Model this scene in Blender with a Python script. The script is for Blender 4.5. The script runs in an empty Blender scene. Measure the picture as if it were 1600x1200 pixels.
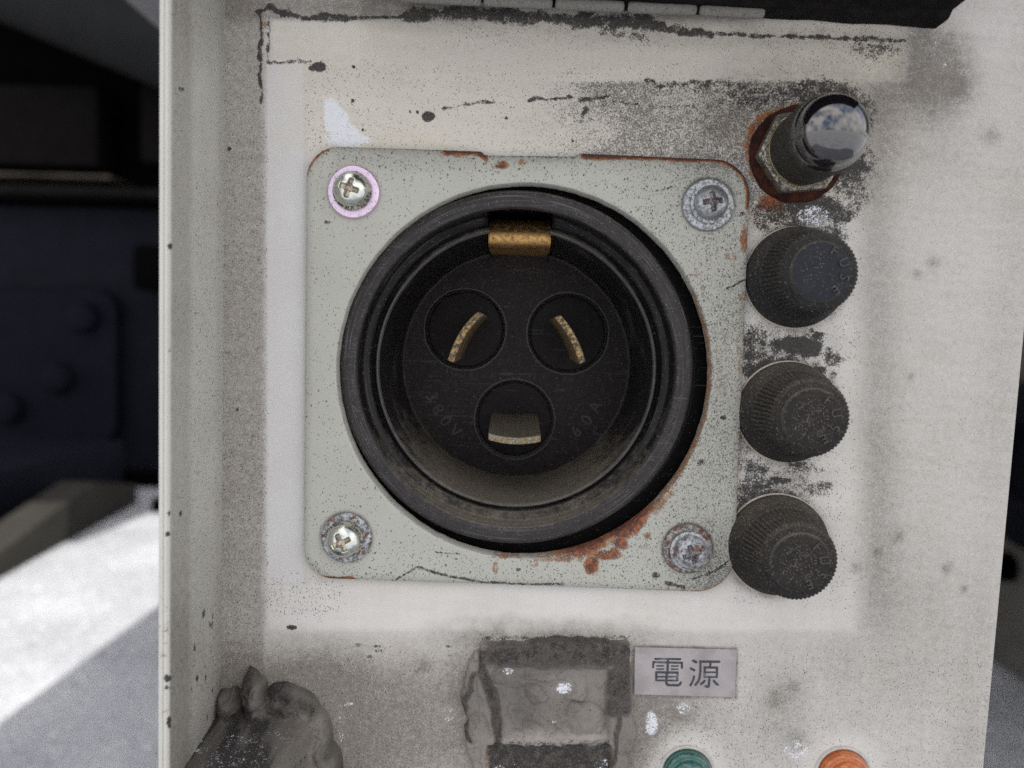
import bpy, bmesh, math, random
import numpy as np
from mathutils import Vector, Matrix

random.seed(7)
SC = bpy.context.scene
COL = SC.collection
R_ = math.radians

# ------------------------------------------------------------------ camera
# Panel lies in the plane y = 0 (x right, z up); the camera stands at -y, 18 cm away.
F = 1200.0                                        # focal length in pixels of a 1600 px wide frame
RX, RY, RZ = 0.05618651, 0.00710904, 0.02863508   # tilt, pan and roll against the panel
T = np.array([0.0026682, -0.0027073, 0.1824625])
def _rot(a, b, c):
    ca, sa, cb, sb, cc, sc = math.cos(a), math.sin(a), math.cos(b), math.sin(b), math.cos(c), math.sin(c)
    return (np.array([[1, 0, 0], [0, ca, -sa], [0, sa, ca]]) @ np.array([[cb, 0, sb], [0, 1, 0], [-sb, 0, cb]])
            @ np.array([[cc, -sc, 0], [sc, cc, 0], [0, 0, 1]]))
RM = _rot(RX, RY, RZ)
def _w(v): return np.array([v[0], v[2], -v[1]])
RIGHT, DOWN, FWD = _w(RM[0]), _w(RM[1]), _w(RM[2])
CAM = _w(-RM.T @ T)
cd = bpy.data.cameras.new('camera')
cd.sensor_width = 36; cd.lens = 27; cd.clip_start = 0.005; cd.clip_end = 2000
cam = bpy.data.objects.new('camera', cd); COL.objects.link(cam)
M = Matrix.Identity(4)
for i in range(3):
    M[i][0], M[i][1], M[i][2], M[i][3] = RIGHT[i], -DOWN[i], -FWD[i], CAM[i]
cam.matrix_world = M
cd.dof.use_dof = True; cd.dof.focus_distance = 0.190; cd.dof.aperture_fstop = 10.5; cd.dof.aperture_blades = 0
SC.camera = cam
SC.cycles.use_denoising = False       # keep the natural grain

# ------------------------------------------------------------------ sky, sun, exposure
SUN_EL, SUN_AZ = R_(68), R_(45)                   # behind the panel, to the right
wd = bpy.data.worlds.new('World'); SC.world = wd; wd.use_nodes = True
nt = wd.node_tree; nt.nodes.clear()
sky = nt.nodes.new('ShaderNodeTexSky'); sky.sky_type = 'NISHITA'; sky.sun_disc = False
sky.sun_elevation = SUN_EL; sky.sun_rotation = SUN_AZ; sky.air_density = 1.0; sky.dust_density = 2.5; sky.ozone_density = 1.0
tc = nt.nodes.new('ShaderNodeTexCoord')
cn = nt.nodes.new('ShaderNodeTexNoise'); cn.inputs['Scale'].default_value = 2.2; cn.inputs['Detail'].default_value = 7; cn.inputs['Roughness'].default_value = 0.55
cr = nt.nodes.new('ShaderNodeMapRange'); cr.inputs[1].default_value = 0.40; cr.inputs[2].default_value = 0.60
mixc = nt.nodes.new('ShaderNodeMix'); mixc.data_type = 'RGBA'
mixc.inputs[7].default_value = (9.5, 9.0, 8.5, 1)   # sunlit cloud
bg = nt.nodes.new('ShaderNodeBackground'); bg.inputs[1].default_value = 0.12
wo = nt.nodes.new('ShaderNodeOutputWorld')
L = nt.links.new
L(tc.outputs['Generated'], cn.inputs['Vector']); L(cn.outputs[0], cr.inputs[0]); L(cr.outputs[0], mixc.inputs[0])
L(sky.outputs[0], mixc.inputs[6]); L(mixc.outputs[2], bg.inputs[0]); L(bg.outputs[0], wo.inputs[0])
sd = bpy.data.lights.new('sun', 'SUN'); sd.energy = 3.0; sd.angle = R_(0.5); sd.color = (1, 0.95, 0.88)
sun = bpy.data.objects.new('sun', sd); COL.objects.link(sun)
sdir = Vector((math.sin(SUN_AZ) * math.cos(SUN_EL), math.cos(SUN_AZ) * math.cos(SUN_EL), math.sin(SUN_EL)))
sun.rotation_euler = sdir.to_track_quat('Z', 'Y').to_euler(); sun.location = (0, 0, 5)
SC.view_settings.view_transform = 'Standard'; SC.view_settings.look = 'None'
SC.view_settings.exposure = 0.69; SC.view_settings.gamma = 1

# ------------------------------------------------------------------ helpers
PD = 0.0022          # the panel lies this far behind the front of the socket plate
def W(px, py, h=0.0):
    """pixel of the photograph -> the point it shows on the plane h in front of the socket plate"""
    d = FWD + RIGHT * ((px - 800) / F) + DOWN * ((py - 600) / F)
    return CAM + d * ((-h - CAM[1]) / d[1])
def WY(px, py, y): return W(px, py, -y)
GZ = -0.90           # height of the ground
def WG(px, py, z=GZ):
    d = FWD + RIGHT * ((px - 800) / F) + DOWN * ((py - 600) / F)
    return CAM + d * ((z - CAM[2]) / d[2])
def RL(px, py, r, h=0.0): return float(np.linalg.norm(W(px + r, py, h) - W(px - r, py, h))) / 2
def to_px(V):
    q = V - CAM
    z = q @ FWD
    return 800 + F * (q @ RIGHT) / z, 600 + F * (q @ DOWN) / z

_rs = np.random.RandomState(11)
_LAT = _rs.rand(256, 256)
def vnoise(x, y, s, oct=3, seed=0):
    """value noise, feature size s, result about -1..1"""
    out = 0; amp = 1; tot = 0
    for o in range(oct):
        u = x / s * 2 ** o + 17.3 * seed + 5.1 * o; v = y / s * 2 ** o + 9.7 * seed + 3.3 * o
        i = np.floor(u).astype(int); j = np.floor(v).astype(int)
        a = u - i; b = v - j; a = a * a * (3 - 2 * a); b = b * b * (3 - 2 * b)
        g = lambda p, q: _LAT[p % 256, q % 256]
        out = out + amp * ((g(i, j) * (1 - a) + g(i + 1, j) * a) * (1 - b) + (g(i, j + 1) * (1 - a) + g(i + 1, j + 1) * a) * b)
        tot += amp; amp *= 0.5
    return 2 * out / tot - 1
def sst(a, b, x):
    t = np.clip((x - a) / (b - a), 0, 1); return t * t * (3 - 2 * t)
def boxm(X, Y, x0, y0, x1, y1, s):
    return sst(x0 - s, x0 + s, X) * (1 - sst(x1 - s, x1 + s, X)) * sst(y0 - s, y0 + s, Y) * (1 - sst(y1 - s, y1 + s, Y))
def ell(X, Y, cx, cy, rx, ry, soft=0.5):
    d = np.sqrt(((X - cx) / rx) ** 2 + ((Y - cy) / ry) ** 2)
    return 1 - sst(1 - soft, 1 + soft, d)
def polyd(X, Y, pts):
    D = np.full(np.shape(X), 1e9)
    for (ax, ay), (bx, by) in zip(pts[:-1], pts[1:]):
        dx, dy = bx - ax, by - ay
        t = np.clip(((X - ax) * dx + (Y - ay) * dy) / (dx * dx + dy * dy + 1e-9), 0, 1)
        D = np.minimum(D, np.hypot(X - ax - t * dx, Y - ay - t * dy))
    return D
def line(X, Y, pts, w, soft=2.0): return 1 - sst(w - soft, w + soft, polyd(X, Y, pts))

def tag(o, label=None, cat=None, group=None, kind=None):
    for k, v in (('label', label), ('category', cat), ('group', group), ('kind', kind)):
        if v: o[k] = v
    return o
def empty(name, loc, label, cat, group=None):
    o = bpy.data.objects.new(name, None); COL.objects.link(o); o.location = Vector(loc); o.empty_display_size = 0.01
    return tag(o, label, cat, group)
def add(name, verts, faces, mat, parent=None, smooth=30, attrs=None, normals=False):
    me = bpy.data.meshes.new(name)
    me.from_pydata([tuple(map(float, v)) for v in verts], [], [tuple(map(int, f)) for f in faces])
    if normals:
        bm = bmesh.new(); bm.from_mesh(me); bmesh.ops.recalc_face_normals(bm, faces=bm.faces); bm.to_mesh(me); bm.free()
    if smooth is not None:
        me.polygons.foreach_set('use_smooth', [True] * len(me.polygons))
        me.set_sharp_from_angle(angle=R_(smooth))
    if attrs and 'tint' not in attrs: attrs = dict(attrs, tint=np.full(np.shape(attrs['grime']), .12))
    for k, v in (attrs or {}).items():
        a = me.attributes.new(k, 'FLOAT', 'POINT'); a.data.foreach_set('value', np.asarray(v, dtype=np.float32).ravel())
    me.materials.append(mat); me.update()
    o = bpy.data.objects.new(name, me); COL.objects.link(o)
    if parent is not None:
        p = parent; off = Vector((0, 0, 0))
        while p is not None: off += p.location; p = p.parent
        me.transform(Matrix.Translation(-off)); o.parent = parent
    return o
def top(o, at):
    """put the origin of a one-mesh thing at its base"""
    o.data.transform(Matrix.Translation(-Vector(at))); o.location = Vector(at); return o
def gridfaces(nu, nv, wrap=False):
    i = np.arange(nu if wrap else nu - 1)[:, None]; j = np.arange(nv - 1)[None, :]
    a = i * nv + j; b = ((i + 1) % nu) * nv + j
    return np.stack([a, b, b + 1, a + 1], -1).reshape(-1, 4)
def fillet(P, r, n=3):
    out = [P[0]]
    for a, b, c in zip(P[:-2], P[1:-1], P[2:]):
        a, b, c = map(np.array, (a, b, c)); la, lc = np.linalg.norm(a - b), np.linalg.norm(c - b)
        k = min(r, la * .45, lc * .45)
        if k < 1e-6: out.append(tuple(b)); continue
        p, q = b + (a - b) / la * k, b + (c - b) / lc * k
        for t in np.linspace(0, 1, n + 1): out.append(tuple((1 - t) ** 2 * p + 2 * t * (1 - t) * b + t * t * q))
    out.append(P[-1]); return out
def lathe(name, prof, cx, cz, mat, parent=None, seg=128, mod=None, smooth=30, cap=True, fil=0, base=0.0, skip=None):
    """prof: (radius, height towards the camera); mod(theta, r, h) -> r"""
    P = fillet(prof, fil) if fil else prof
    th = np.linspace(0, 2 * math.pi, seg, endpoint=False)
    V = []
    for t in th:
        for r, h in P:
            rr = mod(t, r, h) if mod else r
            V.append((cx + rr * math.cos(t), -(h + base), cz + rr * math.sin(t)))
    n = len(P); Fc = [tuple(f) for f in gridfaces(seg, n, True)]
    if skip: Fc = [f for k, f in enumerate(Fc) if not skip(th[k // (n - 1)], k % (n - 1), P)]
    if cap and P[-1][0] > 1e-7: Fc.append(tuple(k * n + n - 1 for k in range(seg)))
    o = add(name, V, Fc, mat, parent, smooth)
    return o
def boxmesh(x0, x1, y0, y1, z0, z1, bev=0.0, seg=2):
    bm = bmesh.new(); bmesh.ops.create_cube(bm, size=1)
    for v in bm.verts:
        v.co = Vector((x0 if v.co.x < 0 else x1, y0 if v.co.y < 0 else y1, z0 if v.co.z < 0 else z1))
    if bev: bmesh.ops.bevel(bm, geom=bm.edges[:], offset=bev, segments=seg, affect='EDGES', profile=0.6)
    bm.verts.index_update()
    V = [tuple(v.co) for v in bm.verts]; Fc = [[v.index for v in f.verts] for f in bm.faces]
    bm.free(); return V, Fc
def joinm(parts):
    V, Fc = [], []
    for v, f in parts:
        k = len(V); V += list(v); Fc += [[i + k for i in q] for q in f]
    return V, Fc

# ------------------------------------------------------------------ materials
class N:
    def __init__(s, name):
        s.m = bpy.data.materials.new(name); s.m.use_nodes = True; s.t = s.m.node_tree
        s.b = s.t.nodes['Principled BSDF']; s.tc = s.t.nodes.new('ShaderNodeTexCoord')
    def set(s, **k):
        for n, v in k.items():
            i = s.b.inputs[n.replace('_', ' ')]
            if isinstance(v, (int, float, tuple)): i.default_value = v if not isinstance(v, tuple) else (*v, 1)[:len(i.default_value)]
            else: s.t.links.new(v, i)
        return s
    def _in(s, sock, v):
        if isinstance(v, (int, float)): sock.default_value = v
        elif isinstance(v, tuple): sock.default_value = (*v, 1)[:len(sock.default_value)]
        else: s.t.links.new(v, sock)
    def noise(s, scale, detail=4, rough=0.55, stretch=None, rot=0, off=0):
        n = s.t.nodes.new('ShaderNodeTexNoise'); n.inputs['Scale'].default_value = scale
        n.inputs['Detail'].default_value = detail; n.inputs['Roughness'].default_value = rough
        mp = s.t.nodes.new('ShaderNodeMapping'); mp.inputs['Scale'].default_value = stretch or (1, 1, 1)
        mp.inputs['Rotation'].default_value = (0, rot, 0); mp.inputs['Location'].default_value = (off, off * .7, off * 1.3)
        s.t.links.new(s.tc.outputs['Object'], mp.inputs[0]); s.t.links.new(mp.outputs[0], n.inputs['Vector'])
        return n.outputs[0]
    def dots(s, scale, dens, off=0.0, r0=.12, r1=.42):
        v = s.t.nodes.new('ShaderNodeTexVoronoi'); v.inputs['Scale'].default_value = scale
        mp = s.t.nodes.new('ShaderNodeMapping'); mp.inputs['Location'].default_value = (off, off, off); mp.inputs['Scale'].default_value = (1, 1, .72); mp.inputs['Rotation'].default_value = (0, .5, 0)
        s.t.links.new(s.tc.outputs['Object'], mp.inputs[0]); s.t.links.new(mp.outputs[0], v.inputs['Vector'])
        x = s.t.nodes.new('ShaderNodeSeparateColor'); s.t.links.new(v.outputs['Color'], x.inputs[0])
        rad = s.rng(x.outputs[0], 0, 1, r0, r1, False)
        d = s.rng(s.math('SUBTRACT', rad, v.outputs['Distance']), -.02, .06)
        return s.math('MULTIPLY', d, s.rng(s.math('SUBTRACT', dens, x.outputs[1]), -.01, .01))
    def math(s, op, a, b=0.0, clamp=False):
        n = s.t.nodes.new('ShaderNodeMath'); n.operation = op; n.use_clamp = clamp
        s._in(n.inputs[0], a); s._in(n.inputs[1], b); return n.outputs[0]
    def rng(s, x, a, b, c=0.0, d=1.0, smooth=True):
        n = s.t.nodes.new('ShaderNodeMapRange'); n.interpolation_type = 'SMOOTHSTEP' if smooth else 'LINEAR'
        for i, v in enumerate((x, a, b, c, d)): s._in(n.inputs[i], v)
        return n.outputs[0]
    def mix(s, f, a, b, mode='MIX'):
        n = s.t.nodes.new('ShaderNodeMix'); n.data_type = 'RGBA'; n.blend_type = mode
        s._in(n.inputs[0], f); s._in(n.inputs[6], a); s._in(n.inputs[7], b); return n.outputs[2]
    def attr(s, name):
        n = s.t.nodes.new('ShaderNodeAttribute'); n.attribute_name = name; return n.outputs['Fac']
    def nz(s):
        g = s.t.nodes.new('ShaderNodeNewGeometry'); x = s.t.nodes.new('ShaderNodeSeparateXYZ')
        s.t.links.new(g.outputs['Normal'], x.inputs[0]); return x.outputs[2]
    def bump(s, h, dist, strength=1.0):
        n = s.t.nodes.new('ShaderNodeBump'); n.inputs['Distance'].default_value = dist; n.inputs['Strength'].default_value = strength
        s._in(n.inputs['Height'], h); s.t.links.new(n.outputs[0], s.b.inputs['Normal']); return s

def painted(name, base, grime_col, rough=0.5, grain=1.0, shine=None):
    """sheet metal paint with dirt driven by the masks grime, speck, soot, rust, chip"""
    n = N(name)
    fine = n.noise(2600, 3, .6); mid = n.noise(620, 5, .6, off=3); big = n.noise(90, 4, .5, off=9)
    grit = n.noise(5200, 2, .7, off=15); gr2 = n.noise(2300, 3, .7, off=25)
    g, sp, so, ru, ch = (n.attr(k) for k in ('grime', 'speck', 'soot', 'rust', 'chip'))
    col = n.mix(n.rng(big, .3, .7), base, tuple(c * f for c, f in zip(base, (.95, .94, .925))))
    col = n.mix(n.math('MULTIPLY', n.attr('tint'), n.rng(mid, .25, .7, .6, 1.1), True), col, (.66, .615, .515))
    # soft grime with a sandy grain
    t = n.math('ADD', n.math('MULTIPLY', mid, .35), n.math('ADD', n.math('MULTIPLY', grit, .6), n.math('MULTIPLY', gr2, .6)))
    gm = n.math('MULTIPLY', g, n.rng(t, .55, 1.0, 1 - .42 * grain, 1 + .42 * grain, False), True)
    col = n.mix(gm, col, grime_col)
    pale = n.math('MULTIPLY', n.rng(grit, .58, .70), n.math('MULTIPLY', g, .30 * grain))
    col = n.mix(pale, col, (.60, .585, .56))
    # pepper of dark specks, two sizes, thicker where the mask asks for it
    d2 = n.math('MULTIPLY', sp, sp)
    s1 = n.dots(1700, n.math('MULTIPLY', n.math('POWER', sp, 1.3), .80), 1.3, .08, .40); s2 = n.dots(3600, n.math('MULTIPLY', sp, 1.15), 4.1, .12, .50)
    s3 = n.math('MULTIPLY', n.rng(n.math('ADD', n.math('MULTIPLY', gr2, .6), n.math('MULTIPLY', n.math('ADD', grit, mid), .25)), n.rng(sp, .25, 1, .70, .43, False), n.rng(sp, .25, 1, .82, .60, False)), n.rng(sp, .22, .42))
    spm = n.math('MAXIMUM', n.math('MAXIMUM', s1, s2), s3)
    spm = n.math('MULTIPLY', spm, n.rng(sp, .01, .05))
    col = n.mix(n.math('MULTIPLY', spm, .84), col, n.mix(fine, (.028, .026, .025), (.13, .12, .11)))
    rm = n.rng(n.math('ADD', ru, n.math('ADD', n.math('MULTIPLY', n.math('SUBTRACT', mid, .5), .9), n.math('ADD', n.math('MULTIPLY', n.math('SUBTRACT', gr2, .5), .7), n.math('MULTIPLY', n.math('SUBTRACT', grit, .5), .5)))), .38, .66)
    rm = n.math('MULTIPLY', rm, n.rng(ru, .03, .14))
    rcol = n.mix(n.rng(ru, .45, .75), n.mix(n.rng(fine, .35, .65), (.22, .085, .03), (.42, .22, .09)), n.mix(n.rng(mid, .42, .60), (.075, .014, .009), n.mix(n.rng(fine, .35, .65), (.17, .042, .018), (.42, .125, .032))))
    rcol = n.mix(n.rng(ru, .76, .92), rcol, n.mix(n.rng(gr2, .4, .62), (.026, .013, .010), (.105, .036, .018)))
    col = n.mix(n.math('MULTIPLY', rm, .9), col, rcol)
    sm = n.rng(n.math('ADD', so, n.math('ADD', n.math('MULTIPLY', n.math('SUBTRACT', mid, .5), 1.0), n.math('ADD', n.math('MULTIPLY', n.math('SUBTRACT', gr2, .5), 1.2), n.math('MULTIPLY', n.math('SUBTRACT', grit, .5), .5)))), .36, .66)
    sm = n.math('MULTIPLY', sm, n.rng(so, .02, .12))
    col = n.mix(n.math('MULTIPLY', sm, .95), col, n.mix(n.rng(grit, .38, .70), (.016, .016, .017), (.105, .098, .09)))
    cm = n.rng(n.math('ADD', ch, n.math('ADD', n.math('MULTIPLY', n.math('SUBTRACT', gr2, .5), 1.3), n.math('MULTIPLY', n.math('SUBTRACT', mid, .5), .8))), .45, .60)
    cm = n.math('MULTIPLY', cm, n.rng(ch, .02, .12))
    col = n.mix(cm, col, (.72, .74, .78))
    dirt = n.math('MAXIMUM', n.math('MAXIMUM', gm, sm), n.math('MAXIMUM', spm, rm))
    n.set(Base_Color=col, Roughness=n.rng(dirt, 0, 1, rough, .95, False), Specular_IOR_Level=n.rng(dirt, 0, .8, .32, .06, False))
    hgt = n.math('ADD', n.math('MULTIPLY', mid, .25), n.math('ADD', n.math('MULTIPLY', sm, .7), n.math('ADD', n.math('MULTIPLY', rm, .5), n.math('ADD', n.math('MULTIPLY', gr2, .22), n.math('MULTIPLY', grit, n.math('MULTIPLY', dirt, .4))))))
    if shine: n.set(Roughness=n.rng(mid, .35, .65, shine, .75), Specular_IOR_Level=.4)
    n.bump(hgt, .00018, .8)
    return n.m

def plastic(name, base, rough=.42, dust=.8, dust_col=(.20, .178, .145), lo=.05, hi=.75, grain=.25, spec=.18, extra=0.0, ring=None, scuff=.5):
    n = N(name)
    f = n.noise(4200, 3, .7); m = n.noise(480, 4, .6, off=4); b = n.noise(120, 3, off=8)
    col = n.mix(n.rng(m, .35, .65), base, tuple(c * 1.5 for c in base))
    d = n.rng(n.math('ADD', n.nz(), n.math('ADD', n.math('MULTIPLY', n.math('SUBTRACT', m, .5), .7), n.math('MULTIPLY', n.math('SUBTRACT', b, .5), .5))), lo, hi)
    d = n.math('ADD', n.math('MULTIPLY', d, dust), extra, True)
    dg = n.math('MULTIPLY', d, n.rng(f, .34, .64, .25, 1.1, False), True)
    col = n.mix(dg, col, dust_col)
    # single pale grains of grit
    gr = n.math('MAXIMUM', n.dots(5200, n.math('ADD', n.math('MULTIPLY', d, .50), .03), 2.7, .2, .5), n.dots(2700, n.math('ADD', n.math('MULTIPLY', d, .26), .015), 6.1, .1, .36))
    col = n.mix(n.math('MULTIPLY', gr, .75), col, (.30, .27, .22))
    if ring:      # worn concentric lines round the axis of the socket
        v = n.t.nodes.new('ShaderNodeVectorMath'); v.operation = 'SUBTRACT'; n.t.links.new(n.tc.outputs['Object'], v.inputs[0]); v.inputs[1].default_value = ring
        sx = n.t.nodes.new('ShaderNodeSeparateXYZ'); n.t.links.new(v.outputs[0], sx.inputs[0])
        rr = n.math('SQRT', n.math('ADD', n.math('POWER', sx.outputs[0], 2.0), n.math('POWER', sx.outputs[2], 2.0)))
        cb = n.t.nodes.new('ShaderNodeCombineXYZ'); n.t.links.new(n.math('MULTIPLY', rr, 4200.0), cb.inputs[0])
        n.t.links.new(n.math('MULTIPLY', sx.outputs[0], 60.0), cb.inputs[1]); n.t.links.new(n.math('MULTIPLY', sx.outputs[2], 60.0), cb.inputs[2])
        t = n.t.nodes.new('ShaderNodeTexNoise'); t.inputs['Scale'].default_value = 1.0; t.inputs['Detail'].default_value = 3; n.t.links.new(cb.outputs[0], t.inputs['Vector'])
        sc_ = n.math('MULTIPLY', n.rng(t.outputs[0], .54, .70), n.rng(b, .36, .58, .25, 1.0))
        col = n.mix(n.math('MULTIPLY', sc_, scuff), col, (.145, .145, .150))
    for rt_, of_, a_ in ((.5, 31, .5), (-.9, 37, .4), (1.4, 43, .4)):
        sc2 = n.noise(900, 2, .5, stretch=(.06, 1, 1.6), rot=rt_, off=of_)
        col = n.mix(n.math('MULTIPLY', n.math('MULTIPLY', n.rng(sc2, .675, .72), a_), n.rng(b, .42, .56)), col, (.12, .118, .125))
    n.set(Base_Color=col, Roughness=n.rng(dg, 0, 1, rough, .95, False), Specular_IOR_Level=n.rng(dg, 0, .6, spec, .05, False))
    n.bump(n.math('ADD', n.math('MULTIPLY', f, grain), n.math('ADD', n.math('MULTIPLY', m, .4 + .9 * max(0, grain - 1)), n.math('MULTIPLY', gr, .5))), .00010, .8)
    return n.m

def metal(name, base, rough, dirt=.3, dirt_col=(.03, .028, .026), tint=None, rust=0.0, scale=900, metallic=1.0):
    n = N(name)
    f = n.noise(3200, 3, .6); m = n.noise(scale, 4, .6, off=3)
    col = n.mix(n.rng(m, .35, .65), base, tint or tuple(c * .8 for c in base))
    dm = n.math('MULTIPLY', n.rng(n.math('ADD', n.math('MULTIPLY', f, .5), n.math('MULTIPLY', m, .6)), .62 - .25 * dirt, .74 - .18 * dirt), min(1.0, dirt * 1.6))
    col = n.mix(dm, col, dirt_col)
    if rust:
        rm = n.rng(n.noise(420, 5, .65, off=7), .58 - .3 * rust, .66 - .3 * rust)
        col = n.mix(n.math('MULTIPLY', rm, .9), col, n.mix(n.rng(f, .4, .6), (.05, .016, .010), (.20, .07, .03)))
        dm = n.math('MAXIMUM', dm, rm)
    n.set(Base_Color=col, Metallic=n.rng(dm, 0, 1, metallic, 0.0, False), Roughness=n.rng(dm, 0, 1, rough, .85, False))
    n.bump(n.math('ADD', n.math('MULTIPLY', f, .5), n.math('MULTIPLY', m, .5)), .00007, .6)
    return n.m

CREAM = (.675, .668, .660)
m_panel = painted('panel_paint', CREAM, (.200, .182, .162), grain=1.35)
m_wall = painted('flange_paint', (.60, .605, .565), (.23, .215, .195))
m_plate = painted('grey_green_paint', (.455, .465, .425), (.15, .143, .125), .42)
m_seal = painted('sealant', (.29, .268, .250), (.075, .068, .062), .85, .8, .38)
_PCX = W(819, 579); _BCX = W(806, 577, -.003); RING = (float(_BCX[0] - _PCX[0]), 0.0, float(_BCX[2] - _PCX[2]))
m_bake = plastic('black_bakelite', (.0075, .0068, .0076), .34, 1.0, dust_col=(.215, .188, .150), lo=.35, hi=.95, ring=RING, scuff=.30, extra=.015, spec=.25)
m_face = plastic('dark_bakelite_face', (.0095, .0060, .0070), .24, .20, lo=.3, hi=1.1, grain=1.6, spec=.22, extra=.006)
m_seat = plastic('dark_bakelite_seat', (.0075, .0050, .0058), .24, .20, lo=.3, hi=1.1, grain=1.6, spec=.16)
m_edge = plastic('worn_bakelite_edge', (.038, .036, .040), .35, .4, lo=.0, hi=1.0, extra=.20, spec=.5)
m_emboss = plastic('worn_embossing', (.033, .029, .030), .35, .3, lo=.2, hi=1.0, extra=.05, spec=.3)
m_ridge = plastic('polished_ridge', (.040, .040, .042), .35, .8, lo=.3, hi=1.0, extra=.12, ring=RING, scuff=.8, spec=.5)
m_rim = plastic('scuffed_black_rim', (.0165, .0160, .0195), .42, .85, lo=.30, hi=.95, extra=.14, ring=RING, scuff=.75, spec=.2)
m_letter = plastic('dusty_raised_letters', (.030, .029, .029), .6, .6, (.16, .145, .125), lo=-.2, hi=1.0, extra=.30, grain=1.0, spec=.12)
m_gap = plastic('gap_black', (.004, .004, .0045), .5, .25, lo=.3, hi=1.0, spec=.1)
m_fuse = plastic('dusty_black_plastic', (.0088, .0086, .0096), .6, .55, (.125, .112, .096), lo=-.2, hi=1.0, extra=.20, grain=1.0, spec=.10)
m_fuse_clean = plastic('black_plastic', (.0085, .0088, .0108), .5, .45, (.115, .104, .088), lo=-.1, hi=1.0, extra=.16, grain=.9, spec=.16)
m_brass = metal('brass', (.54, .32, .125), .46, .36, (.10, .07, .038), (.40, .24, .095))
m_brass_dull = metal('tarnished_brass', (.42, .28, .115), .5, .62, (.060, .054, .044), (.26, .185, .09), metallic=.8)
def verdigris():
    n = N('dusty_silvered_brass'); f = n.noise(4200, 3, .7); m = n.noise(900, 4, .6, off=3)
    c = n.mix(n.rng(m, .4, .6), (.17, .155, .125), (.25, .20, .12)); c = n.mix(n.rng(f, .42, .62), (.055, .050, .042), c)
    n.set(Base_Color=c, Roughness=.8, Metallic=.25); n.bump(f, .0001, .7); return n.m
m_verd = verdigris()
def verdigris_edge():
    n = N('verdigris_edge'); f = n.noise(3800, 3, .7); m = n.noise(520, 4, .6, off=7)
    c = n.mix(n.rng(m, .44, .56), (.36, .22, .085), (.30, .36, .34)); c = n.mix(n.rng(f, .40, .60), tuple((.14, .11, .06)), c)
    n.set(Base_Color=c, Roughness=.6, Metallic=.4); n.bump(f, .0001, .7); return n.m
m_verd_edge = verdigris_edge()
m_zinc = metal('zinc_plating', (.74, .76, .70), .22, .12, (.10, .08, .03), (.62, .66, .62))
m_pink = metal('passivated_pink_zinc', (.84, .62, .74), .34, .30, (.14, .12, .12), (.78, .66, .82))
m_olive = metal('yellowed_recess', (.50, .46, .34), .32, .45, (.07, .062, .03), (.62, .50, .46))
m_grey = metal('weathered_zinc', (.46, .48, .49), .45, .42, (.09, .088, .085), (.33, .34, .36), scale=1500)
m_white_ox = metal('oxidised_zinc', (.52, .54, .56), .6, .48, (.05, .048, .05), (.30, .31, .33), rust=.12, metallic=.6)
m_ruststeel = metal('rusted_zinc', (.40, .38, .36), .55, .55, (.05, .04, .035), (.32, .31, .30), rust=.20)
m_darkrec = metal('grimy_recess', (.34, .32, .32), .45, .75, (.06, .056, .054), (.50, .38, .42))
def rustmat():
    n = N('brown_rust'); f = n.noise(3600, 3, .7); m = n.noise(420, 5, .65, off=4); b = n.noise(150, 3, off=9)
    c = n.mix(n.rng(m, .36, .62), (.024, .011, .010), (.060, .021, .015)); c = n.mix(n.math('MULTIPLY', n.rng(n.math('ADD', n.math('MULTIPLY', b, .6), n.math('MULTIPLY', f, .4)), .56, .70), .6), c, (.17, .055, .020)); c = n.mix(n.math('MULTIPLY', n.rng(n.nz(), .1, .8), .6), c, (.035, .030, .026))
    n.set(Base_Color=c, Roughness=.9, Specular_IOR_Level=.1); n.bump(n.math('ADD', f, m), .00025, .9); return n.m
m_rust = rustmat()
m_nut = metal('dirty_nickel', (.30, .28, .23), .36, .60, (.035, .032, .027), (.48, .44, .36))
m_black_gloss = N('black_glass_lens').set(Base_Color=(.006, .005, .007), Roughness=.04, Specular_IOR_Level=1.0, Coat_Weight=1.0, Coat_IOR=1.7, Coat_Roughness=.02).m
def ink():
    n = N('worn_black_ink'); f = n.noise(2600, 3, .65); m = n.noise(420, 3, off=4)
    c = n.mix(n.rng(f, .42, .68), (.020, .024, .034), (.085, .088, .100)); c = n.mix(n.math('MULTIPLY', n.rng(m, .58, .70), .6), c, (.20, .19, .19))
    n.set(Base_Color=c, Roughness=.55); return n.m
m_lettering = ink()

def lens(name, c, c2):
    n = N(name); m = n.noise(500, 4)
    n.set(Base_Color=n.mix(n.rng(m, .35, .7), c, c2), Roughness=.14, Transmission_Weight=.45, IOR=1.5, Coat_Weight=1.0, Coat_Roughness=.06, Subsurface_Weight=.0)
    return n.m
m_green = lens('green_lens', (.006, .115, .088), (.02, .19, .150)); m_orange = lens('orange_lens', (.78, .20, .010), (.58, .105, .004))

def label_mat():
    n = N('grey_label_film'); f = n.noise(2400, 3); m = n.noise(160, 4, off=2)
    c = n.mix(n.rng(m, .35, .65), (.375, .345, .352), (.285, .262, .258))
    c = n.mix(n.math('MULTIPLY', n.rng(f, .60, .72), .35), c, (.22, .20, .19))
    n.set(Base_Color=c, Roughness=.38); n.bump(m, .00005, .3); return n.m
m_label = label_mat()

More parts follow.
